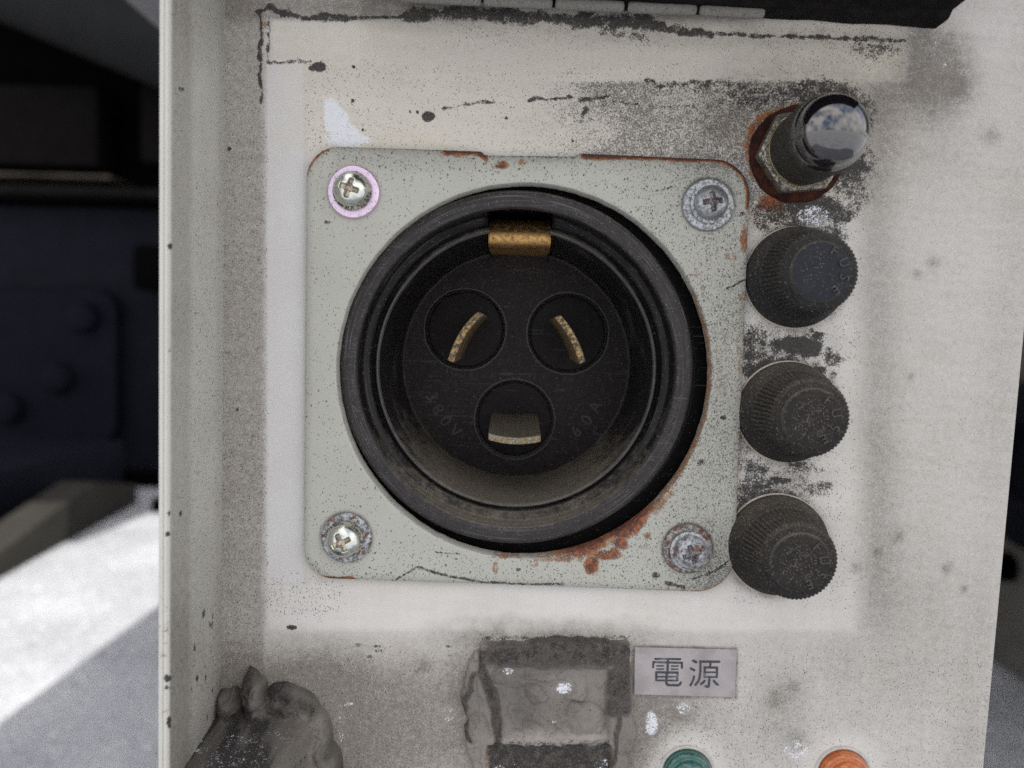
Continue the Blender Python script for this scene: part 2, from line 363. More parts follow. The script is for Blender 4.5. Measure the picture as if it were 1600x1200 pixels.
def rough_mat(name, a, b, scale, rough=.8, metallic=0.0, bump=.004, spec=.12):
    n = N(name); m = n.noise(scale, 6, .6); f = n.noise(scale * 9, 3, .6, off=3)
    n.set(Base_Color=n.mix(n.rng(n.math('ADD', n.math('MULTIPLY', m, .6), n.math('MULTIPLY', f, .4)), .36, .64), a, b), Roughness=rough, Metallic=metallic, Specular_IOR_Level=spec)
    n.bump(f, bump, .6); return n.m
m_navy = rough_mat('navy_black_paint', (.0072, .0082, .0128), (.0105, .0118, .0178), 6, .7, spec=.06)
m_navy2 = rough_mat('dark_navy_plate', (.0062, .0072, .0122), (.0084, .0096, .0156), 6, .7, spec=.06)
m_black = rough_mat('black_underseal', (.0015, .0015, .0018), (.0025, .0025, .003), 9, .9, spec=.03)
m_brown = rough_mat('brown_black_steel', (.0062, .0052, .0052), (.0090, .0078, .0078), 8, .8, spec=.04)
m_ledge = rough_mat('dirty_steel_ledge', (.0085, .0080, .0078), (.013, .012, .0115), 8, .8, spec=.06)
m_tank = rough_mat('dark_grey_tank', (.0190, .0198, .0205), (.0240, .0248, .0255), 5, .7, spec=.08)
m_beige = rough_mat('dirty_beige_paint', (.030, .0285, .025), (.043, .041, .037), 5, .9, spec=.05)
m_house = rough_mat('beige_housing_paint', (.15, .145, .13), (.21, .20, .185), 7, .6)
m_rubber = rough_mat('black_rubber', (.0065, .006, .0062), (.0150, .0135, .0130), 260, .8, bump=.0003, spec=.08)
def concrete():
    n = N('pale_concrete'); m = n.noise(3, 5); f = n.noise(55, 4, .7, off=3); g = n.dots(36, .35, 2.0, .15, .45)
    c = n.mix(n.rng(n.math('ADD', n.math('MULTIPLY', m, .4), n.math('MULTIPLY', f, .6)), .36, .64), (.33, .345, .375), (.52, .535, .565))
    c = n.mix(n.math('MULTIPLY', g, .5), c, (.74, .75, .78)); c = n.mix(n.math('MULTIPLY', n.dots(22, .22, 5.0, .1, .4), .45), c, (.20, .21, .23))
    n.set(Base_Color=c, Roughness=.9, Specular_IOR_Level=.1); n.bump(f, .02, .7); return n.m
m_ground = concrete()
m_body = rough_mat('grey_vehicle_paint', (.16, .16, .165), (.20, .20, .205), 3, .6)

# ------------------------------------------------------------------ ground and what stands behind
def ground():
    n = 24; e = 220
    V = [(-e + 2 * e * i / n, -e + 2 * e * j / n, GZ) for i in range(n + 1) for j in range(n + 1)]
    o = add('ground', V, gridfaces(n + 1, n + 1), m_ground, None, None); o['kind'] = 'structure'
ground()

def place_box(name, a, b, y0, y1, mat, parent=None, bev=.01):
    p, q = WY(*a, y0), WY(*b, y0)
    V, Fc = boxmesh(p[0], q[0], y0, y1, q[2], p[2], bev)
    return add(name, V, Fc, mat, parent, 40)

def background():
    Y = 5.0
    p = WY(80, 760, Y)
    wl = empty('backdrop', (p[0], Y, GZ), 'added black bulkhead far behind the left flange', 'backdrop')
    place_box('back_sheet', (-420, -420), (420, 752), Y, Y + .08, m_black, wl)  # black sheet added to stand for the shade in the gaps
    q = WY(200, 786, 4.2)
    kb = empty('low_crossbeam', (q[0], 4.2, GZ), 'black low crossbeam with a short leg at the far end of the sunlit concrete', 'beam')
    a, b = WY(152, 736, 4.2), WY(420, 786, 4.2)
    V, Fc = boxmesh(a[0], b[0], 4.2, 4.4, GZ + .001, a[2], .01); add('crossbeam', V, Fc, m_black, kb, 40)
    a, b = WY(236, 780, 3.6), WY(266, 832, 3.6)
    V, Fc = boxmesh(a[0], b[0], 3.6, 4.199, GZ + .001, a[2], .005); add('beam_leg', V, Fc, m_black, kb, 40)
    V, Fc = boxmesh(-3.4, -2.22, 2.6, 4.15, GZ + .001, -.62, .02)
    top(tag(add('low_navy_block', V, Fc, m_navy2, None, 40), 'dark navy block on the ground left of the beige wedge', 'block'), (-2.8, 3.4, GZ))
    # bolted plate
    q = WY(80, 530, Y - .1)
    bp = empty('bolted_plate', q, 'dark navy steel plate with a raised corner panel and round bolt heads, behind left', 'plate')
    place_box('backing_plate', (-300, 312), (420, 742), Y - .12, Y - .01, m_navy, bp, .02)
    o = [(-260, 452), (158, 452), (176, 460), (185, 478), (185, 668), (174, 690), (140, 716), (-260, 716)]
    z0, z1 = Y - .20, Y - .122
    A = [WY(x, y, z0) for x, y in o]; B = [WY(x, y, z1) for x, y in o]; n = len(o)
    ins = [np.array(a) * .985 + np.mean(A, 0) * .015 for a in A]
    for v in ins: v[1] = z0 - .03
    add('raised_panel', list(B) + list(A) + ins, [[i, (i + 1) % n, n + (i + 1) % n, n + i] for i in range(n)] +
        [[n + i, n + (i + 1) % n, 2 * n + (i + 1) % n, 2 * n + i] for i in range(n)] + [list(range(2 * n, 3 * n))], m_navy2, bp, 30)
    for (x, y, r) in ((133, 496, 24), (93, 590, 24), (16, 638, 24)):
        c = WY(x, y, z0 - .03); rr = r / F * (z0 + .15)
        lathe('bolt_head', [(rr, 0), (rr, .05), (rr * .8, .075), (0.0001, .08)], c[0], c[2], m_navy2, bp, 32, base=-(z0 - .031), fil=.01)
    q = WY(240, 420, Y - .3)
    V, Fc = boxmesh(q[0] - .09, q[0] + .4, Y - .4, Y - .125, q[2] - .14, q[2] + .14, .03)
    top(tag(add('stub_bracket', V, Fc, m_black, None, 40), 'small black stub bracket peeping past the flange above the plate corner', 'bracket'), q)
    # ledge and beams
    q = WY(80, 290, Y - .3)
    lg = empty('ledge_beam', q, 'dirty steel ledge with a pale painted highlight running level above the navy plate', 'beam')
    place_box('beam_web', (-300, 279), (420, 312), Y - .32, Y - .01, m_ledge, lg, .02)
    place_box('ledge_highlight', (-300, 262), (172, 277), Y - .34, Y - .02, rough_mat('ledge_highlight_tone', (.030, .026, .022), (.11, .095, .08), 9, .5), lg, .012)  # lighter strip stands in for the highlight along the ledge
    q = WY(60, 190, Y - .3)
    V1 = place_box('box_beam', (-300, 122), (152, 260), Y - .30, Y - .01, m_brown, None, .03)
    top(tag(V1, 'brown black box beam resting on the steel ledge, upper left', 'beam'), q)
    q = WY(300, 240, Y - .3)
    V1 = place_box('end_block', (216, 128), (420, 260), Y - .24, Y - .01, m_brown, None, .05)
    top(tag(V1, 'rounded brown black block on the ledge beside the dark gap', 'block'), q)
    # tank: a cylinder lying across, its underside dipping to the right
    a, b = WY(-420, -330, 4.4), WY(520, 70, 4.4)
    ax = (b - a) / np.linalg.norm(b - a); up = np.array([0, 1, 0]); sd_ = np.cross(ax, up)
    Rr = .62; V = []; m = 48
    ends = [(-.12, .75), (-.05, .93), (0, 1.0)]
    prof = [(-.10, .70), (-.04, .93), (0, 1), (np.linalg.norm(b - a), 1)]
    for s, k in prof:
        for i in range(m):
            t = 2 * math.pi * i / m
            V.append(a + ax * s + (up * math.sin(t) + sd_ * math.cos(t)) * Rr * k)
    Fc = [[j * m + i, j * m + (i + 1) % m, (j + 1) * m + (i + 1) % m, (j + 1) * m + i] for j in range(len(prof) - 1) for i in range(m)]
    Fc += [list(range(m)), list(range((len(prof) - 1) * m, len(prof) * m))]
    top(tag(add('storage_tank', V, Fc, m_tank, None, 40), 'dark grey round tank slung above the box beam, upper left corner', 'tank'), (a + b) / 2)
    # ramp wedge standing on the ground
    g0, g1 = WG(-40, 926), WG(214, 786)
    w = np.array([-.16, -.004, 0])
    zz = lambda p, d: np.array([p[0], p[1], GZ + d])
    L0, L1 = zz(g0, .0), zz(g1, .0); mid = WG(150, 820); Mm = zz(mid, .0)
    side = [zz(g0, .001), zz(g1, .001), zz(g1, .10), zz(mid, .20), zz(g0, .075)]
    V = side + [s + w for s in side]
    top(tag(add('ramp_wedge', V, [[0, 1, 2, 3, 4], [9, 8, 7, 6, 5], [0, 5, 6, 1], [1, 6, 7, 2], [2, 7, 8, 3], [3, 8, 9, 4], [4, 9, 5, 0]], m_beige, None, None, normals=True),
        'dirty beige wedge lying on the sunlit concrete below the navy plate', 'wedge'), g0)
    # beige housing to the right, long side towards us
    g0, g1 = WG(1545, 1030), WG(1602, 1066)
    x0 = (g0[0] + g1[0]) / 2
    hs = empty('beige_housing', (x0, 2.2, GZ), 'beige machine housing beyond the right panel edge, standing on the shaded ground', 'housing')
    V, Fc = boxmesh(x0, x0 + 1.2, 1.3, 4.5, GZ + .001, .9, .02)
    add('casing', V, Fc, m_house, hs, 40)
    def on_face(px, py):
        d = FWD + RIGHT * ((px - 800) / F) + DOWN * ((py - 600) / F); return CAM + d * ((x0 - CAM[0]) / d[0])
    def drum(name, px, py, r, dep, mat, par, n=40):
        c = on_face(px, py); V = []; pr = [(1, 0), (1, dep * .8), (.86, dep), (.5, dep), (.45, dep * .8), (.001, dep * .8)]
        for i in range(n):
            t = 2 * math.pi * i / n
            for k, d in pr: V.append((c[0] - d, c[1] + r * k * 1.0 * math.cos(t), c[2] + r * k * math.sin(t)))
        return add(name, V, gridfaces(n, len(pr), True), mat, par, 35), c
    o, c = drum('black_drum', 1652, 728, .225, .10, m_navy2, None)
    top(tag(o, 'large black round drum on the side of the beige housing', 'drum'), c)
    drum('knob', 1578, 886, .042, .05, m_black, hs)
    # unseen body added behind the panel to cast shade on the ground
    vb = empty('shade_caster', (.1, 2.8, GZ), 'unseen grey vehicle body added to shade the ground round the white panel', 'vehicle')
    V, Fc = boxmesh(-.70, .88, 1.65, 4.2, GZ + .25, .75, .03)
    add('shade_caster_shell', V, Fc, m_body, vb, 40)
    V, Fc = boxmesh(-.30, 1.9, .03, 1.60, .24, 2.1, .03)  # added overhead block, darkens the ground mirrored in the dome lens
    add('upper_shade_block', V, Fc, m_body, vb, 40)
    for sx in (-.52, .70):
        for yy in (2.1, 3.7):
            n = 40; V = []
            pr = [(.10, -.09), (.25, -.10), (.34, -.08), (.34, .08), (.25, .10), (.10, .09)]
            for i in range(n):
                t = 2 * math.pi * i / n
                for r, d in pr: V.append((sx + d, yy + r * math.cos(t), GZ + .342 + r * math.sin(t)))
            add('wheel', V, [tuple(f) for f in gridfaces(n, len(pr), True)] , m_black, vb, 40)
background()

# ------------------------------------------------------------------ the panel
HP = -PD
# rows at equal world heights; the right edge leans, so the columns are stretched between both edges
def right_edge_x(py): return 1597 + (py - 500) * (1532 - 1597) / 700.0
def left_edge_x(py): return 352 - py * 7 / 1100.0
box_root = empty('equipment_panel', (0, .02, W(800, 1290, HP)[2]), 'grimy white steel panel with a turned out flange along its left side', 'panel')

def crust_masks(X, Y):
    n1 = vnoise(X, Y, 60, 4, 1); n2 = vnoise(X, Y, 22, 3, 2); n3 = vnoise(X, Y, 220, 3, 3); n4 = vnoise(X, Y, 9, 2, 4)
    Xw = X + 3 * n2; Yw = Y + 3 * vnoise(X, Y, 26, 3, 5)
    grime = np.full(X.shape, .34) + .07 * n3
    # dirtier left strip, cleaner protected bands left by an old gasket
    left = 1 - sst(405, 425, Xw)
    grime = np.maximum(grime, left * (.68 + .10 * n3))
    grime = grime + .50 * boxm(X, Y, 340, -200, 800, 30, 18)
    clean_left = boxm(X, Yw * .4 + Y * .6, 417, 100, 474, 912, 3)
    grime = grime * (1 - clean_left * .97) + clean_left * .07
    band_top = boxm(X, Y, 424, 32, 1418, 128, 5)
    grime = grime * (1 - band_top * .9) + band_top * (.08 + .05 * n3)
    mid_top = boxm(X, Y, 476, 100, 1180, 240, 6)
    grime = grime * (1 - mid_top * .75) + mid_top * .08
    peach = boxm(X, Y, 480, 110, 640, 235, 30)
    grime = grime + .08 * peach
    inner = boxm(X, Y, 470, 130, 1345, 980, 24)
    grime = grime * (1 - inner * .85) + inner * .06
    bot = boxm(X, Y, 418, 912, 1335, 984, 7)
    grime = grime * (1 - bot * .9) + bot * .04
    # soft grime below the protected band
    low = sst(975, 1075, Y)
    heart = ell(X, Y, 880, 1130, 330, 170, .7)
    grime = grime + low * (.04 + .40 * ell(X, Y, 860, 1130, 210, 150, .8) + .66 * ell(X, Y, 440, 1140, 190, 160, .8) + .08 * n1)
    grime = grime * (1 - .75 * ell(X, Y, 1075, 1210, 62, 66, .35)) * (1 - .75 * ell(X, Y, 1317, 1214, 62, 66, .35))
    # dark smear by the right end of the top band and round the frame
    grime = grime + .55 * ell(X, Y, 1458, 108, 56, 66, .7) + .15 * ell(X, Y, 1420, 190, 110, 90, .8)
    grime = grime + .16 * boxm(X, Y, 1345, 130, 1400, 990, 30) * (1 + n3) + .10 * (1 - sst(0, 60, np.abs(X - right_edge_x(Y) + 20)))
    grime = grime + .14 * ell(X, Y, 1380, 960, 130, 110, .8) + .18 * ell(X, Y, 1215, 1110, 40, 60, .8)
    # dark halos round small rusty pits
    pits = [(1458, 410, 5), (1433, 428, 3), (1500, 137, 8), (1549, 212, 7), (1403, 838, 5), (1370, 862, 4), (1480, 888, 5), (1245, 1158, 9), (1063, 1113, 9),
            (1240, 1073, 5), (1211, 1093, 8), (1337, 887, 4), (1506, 920, 3), (1423, 588, 3), (660, 1040, 6)]
    rust = np.zeros(X.shape)
    for x, y, r in pits:
        d = np.hypot(X - x, Y - y); grime = grime + .34 * np.exp(-(d / (r * 2.0)) ** 2); rust = np.maximum(rust, .30 * np.exp(-(d / (r * .8)) ** 2))
    # sooty smudges rubbed into the paint
    for cx, cy, rx, ry, a in ((1225, 150, 130, 50, .34), (1000, 190, 180, 44, .16), (1300, 260, 50, 60, .22), (1235, 335, 80, 34, .30), (1230, 545, 70, 34, .34), (1215, 750, 70, 26, .30), (1150, 205, 60, 70, .28), (870, 28, 280, 18, .38), (1180, 60, 250, 14, .26), (860, 985, 130, 20, .42), (740, 1080, 40, 100, .34), (990, 1110, 46, 80, .42), (505, 1050, 60, 50, .25)):
        grime = grime + a * ell(X + 9 * n1, Y + 9 * n2, cx, cy, rx, ry, .85) * (1 + .5 * n2)
    dl = np.maximum(np.abs(X - 1070 - .0 * Y) - 79, np.abs(Y - 1050 - .02 * (X - 1070)) - 37); grime = grime + .42 * (1 - sst(0, 5, np.abs(dl - 1))) * (1 + n2) * sst(-.5, .4, n1 + .3)
    # faint wiping strokes
    stv = vnoise(X * .16 + Y * .05, Y - X * .12, 9, 3, 17); grime = grime + .055 * stv * (1 - clean_left); grime = grime + .05 * vnoise(X, Y * .12, 12, 3, 18) * (Y > 900)
    for cx, cy in ((1241, 434), (1229, 643), (1212, 849)):
        d = np.hypot(X - cx, Y - cy) - 80; grime = grime + .5 * np.exp(-(np.maximum(d, 0) / 9.) ** 2) * (1 + .8 * n2) * sst(-.6, .5, n1 + .2)
    # pepper of black specks
    sp = np.full(X.shape, .030) + .02 * n3
    sp = np.maximum(sp, left * (.22 + .10 * n1))
    sp = np.maximum(sp, .30 * boxm(X, Y, 404, 200, 420, 900, 5) * (1 + .5 * n1))
    tr = sst(620, 1010, X + 40 * n1) * boxm(X, Y, 476, 124, 1290, 262, 8)
    sp = np.maximum(sp, mid_top * .13); sp = np.maximum(sp, tr * (.88 + .18 * n1))
    sp = np.maximum(sp, .86 * boxm(X, Y, 1080, 128, 1275, 335, 26) * (1 + .25 * n1))
    ring = boxm(X, Y, 1120, 300, 1275, 800, 18) * sst(-.5, .4, n1 + .3 - np.abs((Y - 560) / 900))
    sp = np.maximum(sp, ring * .85); sp = np.maximum(sp, boxm(X, Y, 1150, 880, 1185, 940, 12) * .4)
    sp = np.maximum(sp, .17 * boxm(X, Y, 1260, 300, 1340, 950, 20) * (1 + n2)); sp = np.maximum(sp, .16 * low)
    sp = sp * (1 - .85 * clean_left) * (1 - .75 * bot * (X < 1000)) 
    sp = np.maximum(sp, .42 * boxm(X, Y, 1200, 44, 1420, 100, 14) * (1 + .6 * n1)); sp = np.maximum(sp, .22 * boxm(X, Y, 700, 40, 1200, 75, 12) * (1 + n1))
    sp = np.maximum(sp, .33 * ell(X, Y, 470, 930, 60, 30, .5)); sp = np.maximum(sp, .5 * ell(X, Y, 498, 940, 16, 28, .3))
    # soot and crust
    so = np.zeros(X.shape)
    def ln(pts, w, a=.8, soft=None): 
        nonlocal so
        wv = 1 + .55 * n2 + .35 * n4; so = np.maximum(so, a * (.92 + .16 * n4) * (1 - sst(w * .3, w * 1.6, polyd(Xw + 2 * n4, Yw + 2 * n4, pts) / wv)))
    ln([(404, 20), (409, 60), (406, 110), (408, 160)], 3.5, .75); ln([(402, 18), (420, 12), (440, 20), (470, 26), (540, 28)], 6, .85)
    ln([(420, 30), (419, 95)], 2.5, .6); ln([(418, 97), (485, 97)], 3, .62); ln([(540, 28), (640, 26)], 3.5, .75)
    ln([(640, 27), (720, 20), (800, 26), (870, 30), (960, 34), (1010, 32)], 13, .80); ln([(1010, 38), (1060, 48), (1110, 54)], 8, .78)
    ln([(1090, 52), (1200, 56), (1290, 58), (1412, 63)], 4, .72); ln([(940, 50), (1010, 60)], 7, .5)
    so = np.maximum(so, .48 * ell(X, Y, 1365, 78, 46, 18, .6))
    ln([(476, 97), (600, 93)], 1.2, .42)
    so = np.maximum(so, .85 * ell(Xw, Yw, 497, 106, 14, 8, .3)); so = np.maximum(so, .85 * ell(Xw, Yw, 669, 183, 11, 8, .3))
    ln([(692, 172), (712, 166), (745, 160), (772, 160)], 3.0, .62); ln([(828, 157), (862, 153), (892, 152)], 3.6, .75)
    ln([(905, 155), (950, 151)], 4.5, .8); ln([(918, 170), (906, 190)], 4, .7); ln([(1010, 124), (1030, 134), (1060, 132), (1108, 127)], 5, .62)
    ln([(880, 114), (920, 116)], 2, .5); ln([(905, 120), (900, 230)], 1.6, .42); ln([(960, 160), (1040, 168), (1130, 160), (1190, 165)], 3, .5)
    for x, y, r in ((551, 158, 4), (553, 104, 4), (545, 196, 3.5), (791, 185, 3.5), (358, 232, 4), (372, 640, 4), (545, 212, 3), (567, 203, 3), (641, 175, 3), (653, 175, 3), (895, 220, 3), (362, 800, 2)):
        so = np.maximum(so, .95 * ell(X + 1.5 * n4, Y + 1.5 * n2, x, y, r * .72, r * .78, .35))
    # soot pools round the lamp and the fuse holders
    for cx, cy, rx, ry, a in ((1300, 165, 56, 36, .62), (1320, 262, 46, 40, .60), (1265, 325, 52, 26, .68), (1180, 150, 60, 24, .42), (1255, 345, 36, 16, .55), (1320, 338, 10, 7, .6),
                              (1243, 540, 42, 17, .86), (1272, 522, 12, 8, .7), (1278, 578, 14, 6, .75), (1215, 562, 50, 12, .42), (1180, 535, 24, 30, .46), (1180, 740, 26, 24, .44),
                              (1222, 752, 22, 6, .70), (1252, 725, 20, 6, .62), (1190, 760, 22, 7, .72), (1180, 580, 30, 14, .52), (1290, 385, 30, 7, .42), (1265, 735, 30, 5, .4), (1300, 590, 14, 10, .45), (1222, 583, 62, 20, .80), (1206, 792, 58, 26, .82), (1236, 368, 48, 14, .62), (1290, 330, 50, 22, .58), (1225, 335, 40, 18, .50), (1335, 300, 30, 30, .40), (1190, 345, 20, 30, .42), (1178, 565, 22, 40, .50), (1172, 770, 24, 40, .50), (1285, 365, 44, 16, .50), (1296, 558, 24, 16, .5), (1280, 765, 26, 12, .42), (1350, 180, 22, 40, .42), (1130, 135, 90, 10, .40), (1270, 140, 70, 16, .5)):
        so = np.maximum(so, (a + .10) * ell(X + 13 * n1 + 7 * n2 + 4 * n4, Y + 9 * vnoise(X, Y, 48, 4, 15) + 5 * n4, cx, cy, rx, ry, .6))
    so = np.maximum(so, .9 * ell(Xw, Yw, 457, 980, 9, 4, .3)); so = np.maximum(so, .5 * boxm(X, Y, 750, 992, 985, 1002, 6))
    for x, y in ((592, 1017), (578, 1026), (590, 1010), (700, 1010), (560, 1008)): so = np.maximum(so, .55 * ell(X, Y, x, y, 7, 3, .5))
    # rust: around the lamp washer and along the plate edge
    d = np.hypot(X - 1243, Y - 236)
    rust = np.maximum(rust, .66 * (1 - sst(70, 96, d + 14 * n1 + 6 * n2))); rust = np.maximum(rust, .40 * (1 - sst(74, 128, d + 22 * n1)) * (X < 1260)); rust = np.maximum(rust, .36 * boxm(X + 8 * n1, Y, 1176, 300, 1226, 362, 9))
    rust = np.maximum(rust, .70 * ell(Xw, Yw, 1206, 318, 26, 20, .5)); rust = np.maximum(rust, .42 * ell(X, Y, 1195, 335, 40, 26, .6))
    rust = np.maximum(rust, .45 * ell(X, Y, 412, 42, 10, 14, .6)); rust = np.maximum(rust, .34 * boxm(X, Y, 1120, 150, 1180, 300, 12))
    # flaked white paint
    ch = np.maximum(.70 * ell(X + 16 * n1 + 9 * n2 + (Y - 190) * -.35, Y + 8 * n2, 528, 190, 20, 40, .4), .64 * ell(X + 9 * n1, Y + 6 * n2, 545, 218, 40, 16, .5))
    for x, y, rx, ry, a in ((1430, 52, 14, 6, .42), (1475, 105, 8, 10, .42), (1462, 80, 12, 26, .3), (1018, 1130, 12, 22, .62), (1068, 1106, 14, 14, .5), (1245, 1172, 26, 24, .46),
                            (1150, 1160, 40, 24, .33), (545, 1100, 10, 4, .5), (625, 1120, 60, 16, .3), (532, 1130, 10, 40, .36), (700, 1115, 14, 20, .38), (1270, 340, 30, 22, .5), (1500, 68, 5, 5, .5)):
        ch = np.maximum(ch, a * ell(X, Y, x, y, rx, ry, .5))
    ti = .30 + .15 * n3 + .50 * boxm(X, Y, 424, 30, 1420, 240, 20) + .25 * boxm(X, Y, 1280, 60, 1420, 330, 40) - .5 * clean_left
    ti = ti + .30 * sst(980, 1060, Y) * (X < 1000) + .55 * line(X, Y, [(560, 100), (930, 96), (1410, 128)], 6, 6) * sst(-.2, .5, n1) + .5 * ell(X, Y, 640, 225, 60, 14, .7)
    ti = ti + .7 * ell(X, Y, 1200, 330, 46, 34, .7) + .35 * ell(X, Y, 600, 1060, 60, 40, .8)
    return dict(grime=np.clip(grime, 0, 1), speck=np.clip(sp, 0, .95), soot=np.clip(so, 0, 1), rust=np.clip(rust, 0, 1), chip=np.clip(ch, 0, 1), tint=np.clip(ti, 0, 1))

def front_panel():
    NU, NV = 600, 580
    top_l, bot_l = W(left_edge_x(-90), -90, HP), W(left_edge_x(1300), 1300, HP)
    pts = np.zeros((NU, NV, 3))
    zt, zb = top_l[2], bot_l[2]
    el, er = [], []
    for j in range(NV):
        z = zt + (zb - zt) * j / (NV - 1)
        el.append(top_l[0] + (bot_l[0] - top_l[0]) * j / (NV - 1))
        a, b = W(right_edge_x(-90), -90, HP), W(right_edge_x(1300), 1300, HP)
        er.append(a[0] + (b[0] - a[0]) * (z - a[2]) / (b[2] - a[2]))
    el, er = np.array(el), np.array(er)
    zz = np.linspace(zt, zb, NV)
    for i in range(NU):
        u = i / (NU - 1)
        pts[i, :, 0] = el + (er - el) * u; pts[i, :, 1] = PD; pts[i, :, 2] = zz
    X, Y = to_px(pts)
    A = crust_masks(X, Y)
    # relief of thick crust, paint blisters and slight waviness of the sheet
    n2 = vnoise(X, Y, 14, 3, 21)
    rel = sst(.45, .8, A['soot']) * (.00016 + .00022 * n2) + .00005 * vnoise(X, Y, 320, 2, 22) + sst(.4, .7, A['rust']) * .0001 * (1 + n2)
    rel = rel - .00035 * (1 - sst(3, 7, np.hypot(X - 1245, Y - 1158))) - .0003 * (1 - sst(3, 6, np.hypot(X - 1063, Y - 1113)))
    rel[:3] = 0; rel[-3:] = 0
    pts[:, :, 1] -= rel
    # rounded right edge and its return to the back
    ext = []
    rb = .0012
    for t in (30, 60, 90):
        e = pts[-1].copy(); e[:, 0] += rb * math.sin(R_(t)); e[:, 1] = PD + rb * (1 - math.cos(R_(t))); ext.append(e)
    e = ext[-1].copy(); e[:, 1] = .25; ext.append(e)
    allp = np.concatenate([pts, np.array(ext)], 0)
    A = {k: np.concatenate([v, np.repeat(v[-1:], 4, 0)], 0) for k, v in A.items()}
    fc = gridfaces(NU + 4, NV)
    cen = allp.reshape(-1, 3)[fc].mean(1)
    c = W(815, 579, HP)
    keep = np.hypot(cen[:, 0] - c[0], cen[:, 2] - c[2]) > RL(815, 579, 306, HP)
    o = add('front_sheet', allp.reshape(-1, 3), fc[keep], m_panel, box_root, 60, A)
    return zt, zb, el
ZT, ZB, EL = front_panel()

def left_flange():
    """wall turned towards the camera, its folded front lip, and the outer side"""
    NV = 420
    xi = lambda t: EL[0] + (EL[-1] - EL[0]) * t
    H1 = .0262; th = .0024
    prof = [(0, -PD - .0004)] + [(0, -PD + .0002 + (H1 - .001 + PD) * k / 40) for k in range(41)]
    prof += [(-.0002, H1 - .0004), (-.0005, H1), (-th * .45, H1 + .0001), (-th * .5, H1 - .00012), (-th * .55, H1 + .0001), (-th + .0004, H1), (-th, H1 - .0005), (-th, H1 - .01), (-th, -.25)]
    P = np.array(prof); n = len(P)
    V = np.zeros((NV, n, 3))
    for j in range(NV):
        t = j / (NV - 1)
        V[j, :, 0] = xi(t) + P[:, 0]; V[j, :, 1] = -P[:, 1]; V[j, :, 2] = ZT + (ZB - ZT) * t
    X, Y = to_px(V); H = -V[:, :, 1]
    n1 = vnoise(H * 4000, Y, 60, 4, 31); n2 = vnoise(H * 6000, Y, 25, 3, 32)
    # a band of grime near the lip, cleaner middle, dirty bottom
    band = sst(.014, .018, H + .0008 * n2) * (1 - sst(H1 - .001, H1, H))
    g = .22 + .30 * band + .06 * n1 + .42 * sst(760, 1060, Y) * (H < H1) + .10 * (1 - sst(0, .004, H)) + .18 * (1 - sst(0, 150, Y))
    sp = .10 + .10 * n1 + .14 * sst(200, 420, Y) * (1 - band) + .12 * (1 - sst(.0, .003, H))
    front = H > H1 - .0006
    g = np.where(front, .04, g); sp = np.where(front, .03, sp)
    so = np.zeros(X.shape)
    for y, h, r in ((385, H1 - .0004, 6), (547, H1, 3), (1060, H1 - .0002, 8), (1075, H1 - .0002, 5), (1128, H1 - .0004, 12), (802, .021, 6), (835, H1, 4), (1060, .012, 6)):
        so = np.maximum(so, .95 * (1 - sst(.5, 1.2, np.hypot((Y - y) / r, np.where(H > H1 - .0006, (P[None, :, 0] + .0003 * (r % 3)) / .0006, (H - h) / .0009)))))
    so = np.maximum(so, .5 * (1 - sst(2, 6, np.abs(Y - 140 + 400 * (H - .02)))) * (np.abs(H - .021) < .002))
    for k in range(14):
        y0 = random.uniform(950, 1150); h0 = random.uniform(.002, .016)
        so = np.maximum(so, .55 * (1 - sst(.4, 1.2, np.hypot((Y - y0) / 10, (H - h0) / .0008))))
    ru = np.where(front, .22 * sst(650, 1000, Y) * (1 + n2), 0)
    z = np.zeros(X.shape)
    add('side_flange', V.reshape(-1, 3), gridfaces(NV, n), m_wall, box_root, 40, dict(grime=np.clip(g, 0, 1), speck=np.clip(sp, 0, 1), soot=so, rust=np.clip(ru, 0, 1), chip=z))
left_flange()
def cabinet_back():
    a, b = EL[0] - .0024, W(right_edge_x(600), 600, HP)[0]
    V, Fc = boxmesh(a + .001, b - .004, .075, .249, ZB - .02, ZT + .17, .004)
    add('cabinet_core', V, Fc, m_body, box_root, 40)
    V, Fc = boxmesh(EL[0] - .002, W(right_edge_x(-90), -90, HP)[0] - .001, PD, .028, ZT + .0005, ZT + .17, .001)
    add('upper_sheet', V, Fc, m_body, box_root, 40)
cabinet_back()

